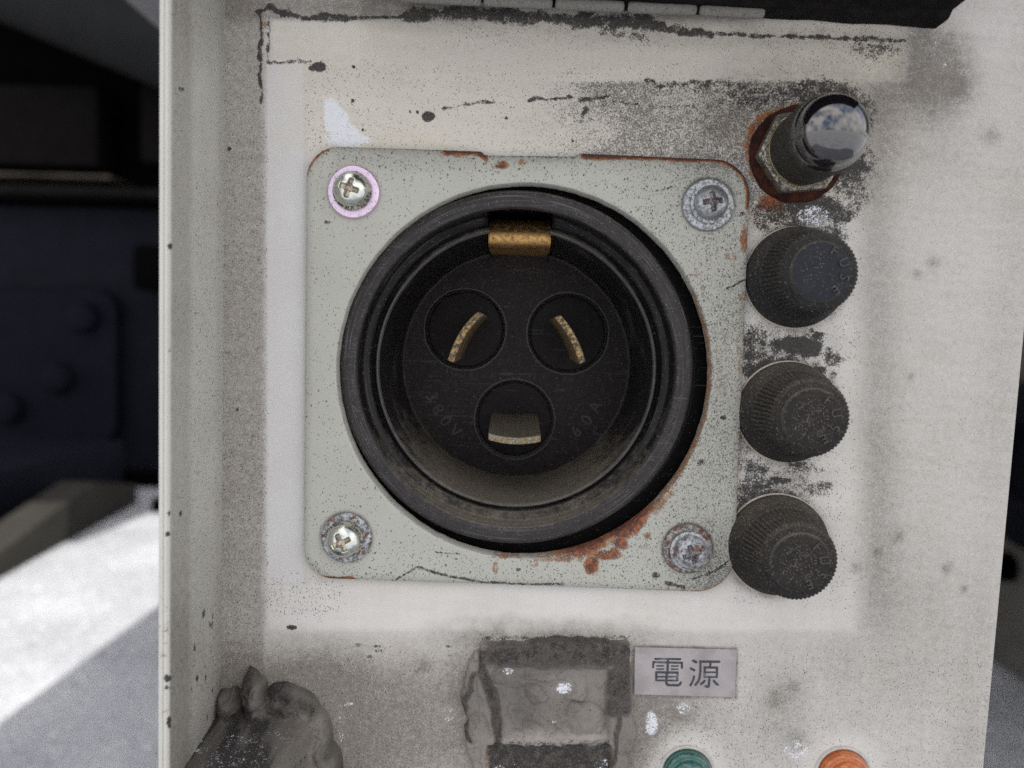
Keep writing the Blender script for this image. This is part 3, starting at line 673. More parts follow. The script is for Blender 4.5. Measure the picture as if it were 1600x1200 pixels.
# ------------------------------------------------------------------ lid along the top with its hinge
def lid():
    a, b = W(560, -6, HP), W(1460, 45, HP)
    ld = empty('rubber_lid', (a + b) / 2, 'black rubber lid with a white painted hinge overhanging the top of the panel', 'lid')
    d = (b - a) / np.linalg.norm(b - a); upv = np.array([-d[2], 0, d[0]])
    ln = np.linalg.norm(b - a); Hh = .034; dep = .036
    NU = 90
    prof = fillet([(0, PD - .0004), (0, -.004), (.0012, -.0052), (.0016, -dep * .55), (.0032, -dep), (.02, -dep), (Hh, -dep + .006), (Hh, PD - .0004)], .0012, 3)
    V = []
    for i in range(NU):
        t = i / (NU - 1)
        for k, (u, y) in enumerate(prof):
            s = ln * t; wob = .0004 * vnoise(np.array(s * 1000.), np.array(k * 3.), 9, 3, 41)
            p = a + d * s + upv * (u + float(wob)); V.append((p[0], y, p[2]))
    n = len(prof); Fc = [list(f) for f in gridfaces(NU, n)] + [list(range(n)), list(range((NU - 1) * n, NU * n))]
    add('flap', V, Fc, m_rubber, ld, 35)
    # hinge knuckles
    segs = [(626, 752), (756, 863), (868, 975), (981, 1088), (1093, 1194)]
    yb = lambda x: 8 + (x - 752) * (28 - 8) / (1190 - 752.)
    hm = painted('hinge_paint', (.36, .35, .33), (.09, .085, .08), .6)
    for x0, x1 in segs:
        hh = .0022
        p, q = W(x0, yb(x0) - 7.5, hh), W(x1, yb(x1) - 7.5, hh); r = .00125
        dd = (q - p) / np.linalg.norm(q - p); uu = np.array([-dd[2], 0, dd[0]]); V = []; m = 14
        st = [(0, .6), (.0004, .95), (.0008, 1), (np.linalg.norm(q - p) - .0008, 1), (np.linalg.norm(q - p) - .0004, .95), (np.linalg.norm(q - p), .6)]
        for s, k in st:
            for i in range(m):
                t = 2 * math.pi * i / m; c = p + dd * s + uu * r * k * math.cos(t); V.append((c[0], c[1] - r * k * math.sin(t), c[2]))
        Fc = [[j * m + i, j * m + (i + 1) % m, (j + 1) * m + (i + 1) % m, (j + 1) * m + i] for j in range(len(st) - 1) for i in range(m)]
        Fc += [list(range(m)), list(range((len(st) - 1) * m, len(st) * m))]
        z = np.zeros(len(V)); add('hinge_knuckle', V, Fc, hm, ld, 40, dict(grime=z + .55, speck=z + .22, soot=z, rust=z, chip=z))
lid()

# ------------------------------------------------------------------ the power socket
CX, CY = 819, 579          # centre of the hole in the plate
PC = W(CX, CY)
so_root = empty('power_socket', (PC[0], 0, PC[2]), 'large round black three pin power socket on a square grey green plate', 'socket')
so_root.location.y = 0

def mounting_plate():
    NT, NR = 1440, 46
    # outline in pixels of the photograph, walked as straight sides, rounded corners and the notch along the top
    TL, TR, BR, BL = np.array([478.5, 226.6]), np.array([1174, 250]), np.array([1147, 927.4]), np.array([473.6, 903.3])
    quad = [TL, TR, BR, BL]; rad = [52, 56, 60, 46]
    out = []
    for k in range(4):
        p, q, r = quad[k - 1], quad[k], quad[(k + 1) % 4]
        u, v = (p - q) / np.linalg.norm(p - q), (r - q) / np.linalg.norm(r - q)
        R = rad[k]; c = q + (u + v) * R
        a0 = -v * R; a1 = -u * R
        for t in np.linspace(0, 1, 14):
            w = a0 * math.cos(t * math.pi / 2) + a1 * math.sin(t * math.pi / 2)
            out.append(c + w)
        if k == 0:
            e = (TR - TL) / np.linalg.norm(TR - TL); nrm = np.array([-e[1], e[0]])
            f = lambda x: TL + e * (x - TL[0]) / e[0]
            out += [f(752), f(757) + nrm * 5, f(765) + nrm * 6, f(898) + nrm * 3, f(908) + nrm * -2]
    O = np.array(out); n = len(O)
    th = np.linspace(0, 2 * math.pi, NT, endpoint=False)
    RO = np.zeros(NT)
    for k in range(n):
        ax, ay = O[k] - (CX, CY); bx, by = O[(k + 1) % n] - (CX, CY)
        dx, dy = np.cos(th), np.sin(th)
        den = dx * (by - ay) - dy * (bx - ax)
        den = np.where(np.abs(den) < 1e-9, 1e-9, den)
        rr = (ax * (by - ay) - ay * (bx - ax)) / den; s = (ax * dy - ay * dx) / den
        s = -(dx * ay - dy * ax) / den if False else (dy * ax - dx * ay) / (dx * (by - ay) - dy * (bx - ax) + 1e-12)
        ok = (s >= -1e-6) & (s <= 1 + 1e-6) & (rr > 0)
        RO = np.where(ok, rr, RO)
    edge_w = .0007 / .00015
    jag = 1.4 * vnoise(th * 300, th * 0, 6, 3, 51)
    RI = 293 + .8 * vnoise(th * 100, th * 0, 5, 2, 52)
    V = []; TH = .0012; lv = []
    # hole wall, then the front, then the outer wall
    rows = [(RI, -TH * 3.6), (RI, -.0006), (RI + 1.2, -.0002), (RI + 3.5, 0)]
    for k in range(1, NR): rows.append((RI + 3.5 + (RO - 3.2 - RI - 3.5) * k / NR, 0))
    rows += [(RO - 3.2, 0), (RO - 1, -.00015), (RO + .2 * jag, -.0006), (RO, -TH)]
    P = np.zeros((NT, len(rows), 3)); X = np.zeros((NT, len(rows))); Y = X.copy()
    for k, (r, h) in enumerate(rows):
        X[:, k] = CX + r * np.cos(th); Y[:, k] = CY + r * np.sin(th)
        for i in range(NT):
            p = W(X[i, k], Y[i, k], 0); P[i, k] = (p[0], -h, p[2])
    E = (RO[:, None] - np.hypot(X - CX, Y - CY)); I = np.hypot(X - CX, Y - CY) - RI[:, None]
    n1 = vnoise(X, Y, 40, 4, 61); n2 = vnoise(X, Y, 16, 3, 62); n3 = vnoise(X, Y, 150, 2, 63)
    right = sst(940, 1130, X); topm = 1 - sst(230, 300, Y); botm = sst(840, 910, Y)
    grime = .10 + .06 * n3 + .30 * (1 - sst(0, 16, E)) + .22 * boxm(X, Y, 520, 200, 1200, 262, 16) + .10 * right
    sp = .055 + .03 * n1 + right * (.52 + .18 * n3) + .16 * botm + .20 * topm + .10 * sst(850, 1000, X)
    sp = np.maximum(sp, .60 * ell(X, Y, 1110, 905, 50, 20, .5)); sp = np.maximum(sp, .55 * right * (1 - sst(0, 22, E)))
    so = np.zeros(X.shape)
    ln = lambda pts, w, a: np.maximum(so, a * (1 - sst(w * .35, w * 1.5, polyd(X + 2 * n2, Y + 2 * n2, pts))))
    so = ln([(612, 908), (655, 885), (680, 895), (740, 908), (800, 912), (880, 912)], 2.6, .60); so = ln([(1085, 905), (1120, 890), (1150, 868)], 3.5, .62)
    so = ln([(1025, 298), (1050, 292)], 1.4, .6); so = ln([(1135, 450), (1165, 438)], 2, .7); so = ln([(1040, 910), (1070, 918)], 4, .6); so = ln([(680, 862), (720, 866)], 1.6, .5)
    for x, y, rx, ry in ((512, 347, 6, 3), (740, 248, 5, 2), (1025, 898, 8, 5), (1094, 722, 6, 6), (1130, 652, 6, 4), (810, 890, 4, 3), (1160, 335, 5, 5)): so = np.maximum(so, .62 * ell(X, Y, x, y, rx, ry, .4))
    ru = .62 * (1 - sst(0, 12, E + 6 * n1)) * sst(-.1, .55, n1 + .35 * topm + .55 * right + .25 * botm - .25)
    ru = np.maximum(ru, .95 * (1 - sst(3, 15, E + 6 * n1)) * boxm(X, Y, 905, 200, 1180, 330, 12))
    ru = np.maximum(ru, .90 * (1 - sst(3, 17, E + 7 * n2)) * boxm(X, Y, 690, 200, 764, 260, 6)); ru = np.maximum(ru, .80 * (1 - sst(2, 9, E + 3 * n2)) * ell(X, Y, 490, 245, 34, 34, .6)); ru = np.maximum(ru, .80 * (1 - sst(2, 10, E + 4 * n2)) * boxm(X, Y, 500, 880, 560, 930, 12))
    so = np.maximum(so, .50 * (1 - sst(0, 7, E + 3 * n1)) * (1 - sst(300, 330, Y)) * (X > 520))
    ru = np.maximum(ru, .55 * ell(X, Y, 780, 258, 16, 8, .6) * (1 + n2)); ru = np.maximum(ru, .5 * ell(X, Y, 818, 254, 10, 6, .6) * (1 + n2)); ru = np.maximum(ru, .45 * ell(X, Y, 778, 264, 6, 10, .6))
    # rust eating out from the hole, worst at the lower right
    ang = np.degrees(np.arctan2(Y - CY, X - CX))
    wor = np.exp(-((ang - 62) / 24.) ** 2)
    ru = np.maximum(ru, (.25 + .6 * wor) * (1 - sst(2, 10 + 26 * wor, I + 14 * n1 * wor + 4 * n2)))
    for x, y, rx, ry, a in ((925, 882, 14, 16, .78), (948, 868, 26, 9, .70), (970, 850, 14, 12, .72), (1012, 838, 8, 8, .62), (1000, 855, 22, 6, .4), (960, 862, 10, 8, .66), (775, 888, 6, 12, .5), (790, 872, 30, 4, .55), (835, 880, 14, 6, .45),
                           (1140, 400, 12, 20, .45), (1163, 375, 8, 26, .62), (1085, 425, 10, 14, .40), (1160, 470, 6, 30, .45), (1155, 560, 5, 30, .48), (1122, 600, 8, 14, .46), (1098, 452, 6, 12, .42), (1140, 880, 6, 8, .4)):
        ru = np.maximum(ru, a * ell(X + 4 * n1, Y + 4 * n2, x, y, rx, ry, .5))
    ru = np.maximum(ru, .30 * (1 - sst(0, 5, I))); ru = np.maximum(ru, .55 * (1 - sst(0, 4, I)) * sst(600, 700, Y + X * .2) * sst(700, 900, X))
    ru[:, 0] = np.maximum(ru[:, 0], .25)
    for wx, wy, wr, a in ((552, 300, 41.5, .25), (1107, 320, 41, .9), (541, 841, 39.5, .8), (1075, 858, 39.5, .95)):
        d = np.hypot(X - wx, Y - wy) - wr; u = .62 - .38 * (Y - wy) / wr
        grime = np.maximum(grime, a * u * (1 - sst(0, 7, np.abs(d)))); so = np.maximum(so, .52 * a * u * (1 - sst(0, 3.5, np.abs(d + .5))))
    grime[:, 0] = .5
    n7 = vnoise(X, Y, 7, 3, 66); P[:, 4:-4, 1] -= (sst(.42, .62, ru + .10 * n2) * (.00016 + .00026 * n7) + sst(.4, .6, so) * .00012)[:, 4:-4]
    add('mounting_plate', P.reshape(-1, 3), gridfaces(NT, len(rows), True), m_plate, so_root, 35,
        dict(grime=np.clip(grime, 0, 1), speck=np.clip(sp, 0, .95), soot=np.clip(so, 0, 1), rust=np.clip(ru, 0, 1), chip=np.zeros(X.shape)))
mounting_plate()

# barrel: seen from outside in, r in pixels where it is seen, h in mm
BX, BY = 806, 577
BC = W(BX, BY, -.003)
def at(rpx, h): return (RL(BX, BY, rpx, h / 1000.), h / 1000.)
def barrel():
    wob = lambda t, q, h: q * (1 + .0012 * math.sin(3 * t + 1) + .0008 * math.sin(8 * t))
    lathe('gap_backing', [(RL(CX, CY, 316, -.009), -.009), (RL(CX, CY, 300, -.009), -.0088), (RL(BX, BY, 268, -.009), -.0088)], PC[0], PC[2], m_gap, so_root, 96, cap=False)  # black ring added so the shaded gap round the rim stays dark
    prof = [(RL(BX, BY, 276, -.012), -.012), at(276, -4.6), at(275, -3.3), at(272, -2.9), at(255, -2.6), at(250, -2.9), at(247, -4.4)]
    lathe('outer_rim', fillet(prof, .0005, 4), BC[0], BC[2], m_rim, so_root, 200, cap=False, smooth=24, mod=wob)
    a0 = at(247, -4.4); r1 = at(240, -7.6)
    ridge = at(226, -9.0); ridge2 = at(224, -10.4); ridge3 = at(221, -10.2); ridge4 = at(218, -8.3); ridge5 = at(214, -8.4); ridge6 = at(211, -11.0)
    deep = (RL(BX, BY - 6, 176, -.046), -.046)
    prof2 = [a0, at(243.5, -5.6), at(242, -6.6), r1, ridge, ridge2, ridge3, ridge4, ridge5, ridge6, (ridge6[0] * .2 + deep[0] * .8, -.036), deep]
    # the slot at the top is cut out of this liner
    half = R_(12.2)
    def skip(t, k, P):
        tt = (t + math.pi / 200 * 1.0)
        return abs(tt - math.pi / 2) < half and k < len(P) - 1 and P[k][1] > -.0405
    P2 = fillet(prof2, .00045, 3)
    # more rows along the deep wall so the slot can end on one
    q = P2[-2:]; P2 = P2[:-1] + [tuple(np.array(P2[-2]) * (1 - t) + np.array(prof2[-1]) * t) for t in (.25, .5, .75, 1)]
    o2 = lathe('inner_sleeve', P2, BC[0], BC[2], m_bake, so_root, 200, cap=False, smooth=26, skip=skip)
    rg = RL(BX, BY, 217, -.0082)
    lathe('sleeve_ridge', [(rg + .0004, -.0088), (rg + .0003, -.0080), (rg, -.0077), (rg - .0004, -.0080), (rg - .0005, -.0088)], BC[0], BC[2], m_ridge, so_root, 200, cap=False, smooth=60, skip=lambda t, k, P: abs(t + math.pi / 200 - math.pi / 2) < half)
    # slot pocket
    wx = a0[0] * math.sin(half); zt = BC[2] + a0[0] + .0016; zc = BC[2] + deep[0] * math.cos(half) * .93
    x0, x1 = BC[0] - wx, BC[0] + wx
    zl = BC[2] + a0[0] * math.cos(half) - .0002
    V = [(x0, .0046, zl), (x1, .0046, zl), (x1, .0046, zt), (x0, .0046, zt), (x0, .0462, zc), (x1, .0462, zc), (x1, .0462, zt), (x0, .0462, zt)]
    V += [(x0, .0046, zc), (x1, .0046, zc)]
    Fc = [[3, 2, 6, 7], [8, 4, 7, 3], [9, 2, 6, 5], [4, 5, 6, 7]]
    V[8] = (x0, .010, zc); V[9] = (x1, .010, zc)
    add('slot_pocket', V, Fc, m_bake, so_root, None)
    # bent brass spring in the slot
    mx = wx * .955
    zb_ = lambda y, h: W(815, y, h)[2]
    cur = [(-.0475, 405), (-.036, 403), (-.026, 401), (-.018, 398), (-.0138, 394), (-.0120, 389), (-.0113, 384), (-.0110, 378), (-.0111, 371), (-.0116, 365), (-.0130, 359), (-.0175, 354), (-.026, 351)]
    pts = [(W(815, y - 5, h)[2], h) for h, y in cur]
    dense = []
    for t in np.linspace(0, len(pts) - 1, 34):
        i = min(int(t), len(pts) - 2); f = t - i
        p0, p1, p2, p3 = pts[max(i - 1, 0)], pts[i], pts[i + 1], pts[min(i + 2, len(pts) - 1)]
        dense.append(tuple(.5 * ((2 * p1[k]) + (-p0[k] + p2[k]) * f + (2 * p0[k] - 5 * p1[k] + 4 * p2[k] - p3[k]) * f * f + (-p0[k] + 3 * p1[k] - 3 * p2[k] + p3[k]) * f ** 3) for k in (0, 1)))
    xs = np.linspace(BC[0] - mx, BC[0] + mx, 12); V = []
    for x in xs:
        for z, h in dense: V.append((x, -h, z))
        for z, h in dense[::-1]: V.append((x, -h + .0007, z + .0006))
    n = 2 * len(dense)
    Fc = [[i * n + j, (i + 1) * n + j, (i + 1) * n + (j + 1) % n, i * n + (j + 1) % n] for i in range(11) for j in range(n)] + [list(range(n)), list(range(11 * n, 12 * n))]
    add('earth_spring', V, Fc, m_brass, so_root, 40)
    return deep
DEEP = barrel()

HF = -.0452
SEATS = (((727, 515), 61), ((887, 521), 61), ((804, 656), 61))
def socket_face():
    c = W(806, 571, HF)
    r = RL(806, 571, 177, HF)
    bm = bmesh.new(); loops = []
    circ = [(c[0], c[2], r + .001, 128)]
    for (x, y), q in SEATS:
        p = W(x, y, HF); circ.append((p[0], p[2], RL(x, y, q * 1.03, HF), 64))
    E = []
    for cx, cz, rr, n in circ:
        vs = [bm.verts.new((cx + rr * math.cos(2 * math.pi * k / n), -HF, cz + rr * math.sin(2 * math.pi * k / n))) for k in range(n)]
        es = [bm.edges.new((vs[k], vs[(k + 1) % n])) for k in range(n)]; E += es; loops.append((vs, cx, cz, rr))
    bmesh.ops.triangle_fill(bm, use_beauty=True, use_dissolve=False, edges=E)
    inside = [f for f in bm.faces if any((f.calc_center_median().x - l[1]) ** 2 + (f.calc_center_median().z - l[2]) ** 2 < (l[3] * .97) ** 2 for l in loops[1:])]
    bmesh.ops.delete(bm, geom=inside, context='FACES_ONLY')
    for vs, cx, cz, rr in loops[1:]:
        n = len(vs); w2 = [bm.verts.new((v.co.x, v.co.y + .003, v.co.z)) for v in vs]
        for k in range(n): bm.faces.new((vs[k], vs[(k + 1) % n], w2[(k + 1) % n], w2[k]))
    bm.verts.index_update()
    V = [tuple(v.co) for v in bm.verts]; Fc = [[v.index for v in f.verts] for f in bm.faces]; bm.free()
    add('socket_face', V, Fc, m_face, so_root, 30, normals=True)
    # a thin worn edge where the face meets the sleeve
    lathe('face_edge', [(r * 1.004, HF - .0002), (r * 1.004, HF + .0007), (r * .990, HF + .0008), (r * .984, HF + .00002)], c[0], c[2], m_edge, so_root, 160, cap=False, smooth=30,
          mod=lambda t, q, h: q * (1 + .003 * math.sin(9 * t) * math.sin(4 * t + 1) + .0015 * math.sin(31 * t)))
socket_face()

def ribbon_blade(name, tip, root, half_t, ht, hr, mat, mat_tip, parent, side):
    """curved contact blade: tip and root are pixel polylines on their planes; side = thickness direction in pixels"""
    n = len(tip); V = []
    sd_ = np.array(side, float)
    for (tx, ty), (rx, ry) in zip(tip, root):
        for (x, y, h) in ((tx - sd_[0], ty - sd_[1], ht), (tx + sd_[0], ty + sd_[1], ht), (rx + sd_[0], ry + sd_[1], hr), (rx - sd_[0], ry - sd_[1], hr)):
            V.append(W(x, y, h))
    Fc = []
    for i in range(n - 1):
        for j in range(4): Fc.append([i * 4 + j, (i + 1) * 4 + j, (i + 1) * 4 + (j + 1) % 4, i * 4 + (j + 1) % 4])
    Fc += [[0, 1, 2, 3], [(n - 1) * 4 + j for j in range(4)]]
    o = add(name, V, Fc, mat, parent, 40, normals=True)
    o.data.materials.append(mat_tip)
    for p in o.data.polygons:
        if all(v % 4 in (0, 1) for v in p.vertices): p.material_index = 1
    bv = o.modifiers.new('edge', 'BEVEL'); bv.width = .0002; bv.segments = 2; bv.limit_method = 'ANGLE'
    return o

def bez(a, b, c, n=14):
    return [tuple((1 - t) ** 2 * np.array(a) + 2 * t * (1 - t) * np.array(b) + t * t * np.array(c)) for t in np.linspace(0, 1, n)]
def contacts():
    spec = [
        ((727, 515), 61, bez((752, 489), (719, 514), (704, 565)), (4.9, 2.1), (.86), m_brass_dull, m_brass_dull),
        ((887, 521), 61, bez((871, 494), (899, 524), (910, 567)), (-4.9, 2.3), (.86), m_brass_dull, m_brass_dull),
        ((804, 655), 60, bez((763, 682), (803, 695), (845, 685)), (0.0, 5.5), (.80), m_verd, m_verd_edge)]
    for k, ((cx, cy), r, tip, side, sc, mt, mt2) in enumerate(spec):
        c = W(cx, cy, HF); rr = RL(cx, cy, r, HF)
        b = lathe('pin_seat', fillet([(rr * .965, HF - .003), (rr * .965, HF - .0006), (rr * .93, HF - .0003), (rr * .5, HF - .0003), (.0002, HF - .0003)], .0003, 2), c[0], c[2], m_seat, so_root, 72, smooth=40)
        lathe('seat_rim', [(rr * 1.075, HF + .00002), (rr * 1.06, HF + .0005), (rr * 1.035, HF + .0005), (rr * 1.025, HF - .0005)], c[0], c[2], m_edge, b, 72, cap=False, smooth=40,
              mod=lambda t, q, h, k=k: q * (1 + .006 * math.sin(5 * t + k) * math.sin(3 * t) + .003 * math.sin(17 * t)))
        ht = -.012
        vx, vy = 806, 520
        if k == 2: root = [(806 + (x - 806) * .88, 652 + (y - 688) * .5) for x, y in tip]
        else: root = [(vx + (x - vx) * sc, vy + (y - vy) * sc) for x, y in tip]
        ribbon_blade('contact_blade', tip, root, 0, ht, HF - .0002, mt, mt2, b, side)
        # bakelite flash round the blade root
        V, Fc = [], []
contacts()

# ------------------------------------------------------------------ lettering helpers
def letters(chars, size, extrude):
    """list of (verts, faces) of single characters centred on their own middle"""
    out = []
    dg = bpy.context.evaluated_depsgraph_get()
    for ch in chars:
        cu = bpy.data.curves.new('glyph', 'FONT'); cu.body = ch; cu.size = size; cu.extrude = extrude; cu.resolution_u = 3; cu.align_x = 'CENTER'; cu.align_y = 'CENTER'
        ob = bpy.data.objects.new('glyph', cu); COL.objects.link(ob)
        bpy.context.view_layer.update(); dg = bpy.context.evaluated_depsgraph_get()
        me = bpy.data.meshes.new_from_object(ob.evaluated_get(dg))
        out.append(([tuple(v.co) for v in me.vertices], [list(p.vertices) for p in me.polygons]))
        bpy.data.objects.remove(ob); bpy.data.curves.remove(cu); bpy.data.meshes.remove(me)
    return out
def arc_text(chars, size, ext, cx, cz, h, radius, a0, a1, flip=False):
    """place characters on an arc; angles in degrees counter clockwise from +x"""
    G = letters(chars, size, ext); parts = []
    for k, (V, Fc) in enumerate(G):
        a = R_(a0 + (a1 - a0) * (k / max(1, len(G) - 1)))
        rot = a - math.pi / 2 if not flip else a + math.pi / 2
        ca, sa = math.cos(rot), math.sin(rot)
        px, pz = cx + radius * math.cos(a), cz + radius * math.sin(a)
        parts.append(([(px + x * ca - y * sa, -h - z, pz + x * sa + y * ca) for x, y, z in V], Fc))
    return joinm(parts)

def face_text():
    c = W(806, 571, HF); rr = RL(806, 571, 141, HF)
    s = RL(806, 571, 27, HF)
    v1 = arc_text('380V', s, .00022, c[0], c[2], HF + .0001, rr, 202, 229, True)
    v2 = arc_text('60A', s, .00022, c[0], c[2], HF + .0001, rr, 314, 334, True)
    add('moulded_lettering', *v1, m_emboss, so_root, None); add('moulded_lettering', *v2, m_emboss, so_root, None)
face_text()

# ------------------------------------------------------------------ screws
def cross_head(name, c, r, h0, dome, mat, parent, ang, mat2=None, deep=.0016, wd=.155, ln=.62, worn=0.0, seed=1):
    NT, NR = 96, 44
    th = np.linspace(0, 2 * math.pi, NT, endpoint=False); V = []
    rr = np.concatenate([np.linspace(0.02, .93, NR - 6), np.linspace(.95, 1, 4), [1.0, 1.0]])
    T_, Rr = np.meshgrid(th, rr, indexing='ij')
    U, Vv = Rr * np.cos(T_ - ang), Rr * np.sin(T_ - ang)
    prof = dome * np.sqrt(np.clip(1 - (Rr * .97) ** 2, 0, 1)) ** 1.25
    a = np.abs(U); b = np.abs(Vv)
    cr = np.maximum((1 - sst(wd * .72, wd * 1.05, b)) * (1 - sst(ln * .80, ln, a)), (1 - sst(wd * .72, wd * 1.05, a)) * (1 - sst(ln * .80, ln, b)))
    dia = 1 - sst(.25, .40, a + b)
    cr = np.maximum(cr, dia)
    dp = deep * (1 - .8 * np.clip(Rr / ln, 0, 1) ** 1.5)
    H = prof - cr * dp * (1 - worn)
    H = H + worn * .00025 * vnoise(U * 10, Vv * 10, 2, 3, seed)
    H[:, -1] = -.0004; H[:, -2] = np.minimum(H[:, -2], .0002)
    X = c[0] + r * Rr * np.cos(T_); Z = c[2] + r * Rr * np.sin(T_); Y = -(h0 + H)
    P = np.stack([X, Y, Z], -1).reshape(-1, 3)
    fc = [tuple(f) for f in gridfaces(NT, NR, True)] + [tuple(k * NR for k in range(NT))]
    o = add(name, P, fc, mat, parent, 38)
    if mat2:
        o.data.materials.append(mat2); cf = cr.ravel()
        for p in o.data.polygons:
            if np.mean([cf[v] for v in p.vertices]) > .6 : p.material_index = 1
    return o
def screws():
    specs = [  # washer centre, washer r, head centre, head r, washer mat, head mat, recess, angle, worn, label
        ((552, 300), 41.5, (547, 295), 27, m_pink, m_zinc, m_olive, -18, 0, 'bright screw with a pinkish iridescent washer'),
        ((1107, 320), 41, (1112, 316), 27, m_grey, m_grey, None, 8, .10, 'dull grey screw with a grimy washer'),
        ((541, 841), 39.5, (535, 846), 26, m_white_ox, m_zinc, m_olive, 27, .1, 'oxidised zinc screw with a dirty upper rim'),
        ((1075, 858), 39.5, (1080, 864), 27, m_ruststeel, m_white_ox, None, 20, .22, 'corroded screw with rust on its washer')]
    for (wx, wy), wr, (hx, hy), hr, wm, hm, rm, an, worn, lab in specs:
        c = W(wx, wy, .0008); r = RL(wx, wy, wr, .0008)
        prof = [(r, -.0001), (r, .0006), (r * .95, .0010), (r * .8, .00105), (r * .55, .0010), (.0002, .0010)]
        w = lathe('screw', prof, c[0], c[2], wm, so_root, 72, fil=.00015, smooth=40,
                  mod=lambda t, q, h: q * (1 + .006 * worn * math.sin(7 * t) + .01 * worn * math.sin(13 * t + 1)))
        w['label'] = lab
        hc = W(hx, hy, .0024); rr = RL(hx, hy, hr, .0016)
        # flat spring ring under the head
        lathe('spring_washer', [(rr * 1.12, .0010), (rr * 1.12, .0017), (rr * 1.0, .0018), (rr * .5, .0018)], c[0] + (hc[0] - c[0]) * .4, c[2] + (hc[2] - c[2]) * .4, m_grey if rm is None else m_nut, w, 64, cap=False)
        cross_head('screw_head', hc, rr, .0018, .0026, hm, w, R_(an), rm or m_darkrec, worn=worn, deep=.0021)
screws()

# ------------------------------------------------------------------ indicator lamp with a black lens, top right
def indicator():
    c = W(1243, 236, HP)
    c = c + np.array([.0003, 0, -.0009]); rt = empty('indicator_lamp', (c[0], PD, c[2]), 'glossy black domed indicator lamp on a hexagonal nut and rusty washer, top right', 'lamp')
    b = -PD
    r = lambda px, h: RL(1243, 236, px, h)
    lathe('rusty_washer', [(r(75, b), b - .0002), (r(75, b), b + .0007), (r(72, b), b + .0011), (r(40, b), b + .0011), (r(20, b), b + .0011)], c[0], c[2], m_rust, rt, 120, fil=.0002,
          mod=lambda t, q, h: q * (1 + .008 * math.sin(5 * t) + .006 * math.sin(11 * t + 2) + .004 * math.sin(23 * t)))
    # nut
    R1 = r(69, b + .002); V = []; h0, h1 = b + .0011, b + .0045; rot = R_(6)
    m = 48
    def hexr(t): 
        u = (t - rot) % (math.pi / 3) - math.pi / 6; return R1 * math.cos(math.pi / 6) / math.cos(u)
    prof = [(1, h0, 0), (1, h1 - .0009, 0), (1, h1 - .0004, 1), (.92, h1, 1), (.84, h1 + .0001, 2), (.60, h1, 2)]
    m = 96
    for i in range(m):
        t = 2 * math.pi * i / m
        for k, hh, md in prof:
            q = hexr(t); 
            if md == 1: q = min(q, R1 * .93)
            if md == 2: q = R1
            V.append((c[0] + q * k * math.cos(t), -hh, c[2] + q * k * math.sin(t)))
    add('hex_nut', V, gridfaces(m, len(prof), True), m_nut, rt, 25)
    # bright threaded collar, dirty barrel, bezel
    lathe('collar', [(r(57, .003), h1 - .001), (r(57, .003), h1 + .0007), (r(54, .003), h1 + .0012), (r(50, .003), h1 + .0014)], c[0], c[2], metal('worn_brass_collar', (.62, .56, .40), .22, .15, (.05, .045, .03)), rt, 96, cap=False, fil=.0003)
    br = .0083; t0 = .0165
    lathe('barrel', [(br * .98, h1 + .0006), (br * .98, h1 + .0022), (br * 1.0, h1 + .0030), (br * 1.0, t0 - .003), (br * 1.03, t0 - .0026), (br * 1.03, t0 - .0006), (br * .98, t0), (br * .86, t0 + .0002)], c[0], c[2],
          plastic('dirty_dark_metal', (.018, .017, .015), .45, .55, (.09, .085, .07), lo=.1, hi=.9, extra=.14, grain=.8), rt, 120, cap=False, fil=.0003)
    lr = br * .97
    dome = [(lr, t0 - .0006), (lr, t0 + .0014), (lr * .95, t0 + .0019), (lr * .93, t0 + .0022)] + [(lr * .93 * math.cos(R_(a)), t0 + .0022 + .0056 * math.sin(R_(a))) for a in range(5, 90, 5)] + [(.00005, t0 + .0078)]
    lathe('dome_lens', dome, c[0], c[2], m_black_gloss, rt, 120, smooth=60)
indicator()

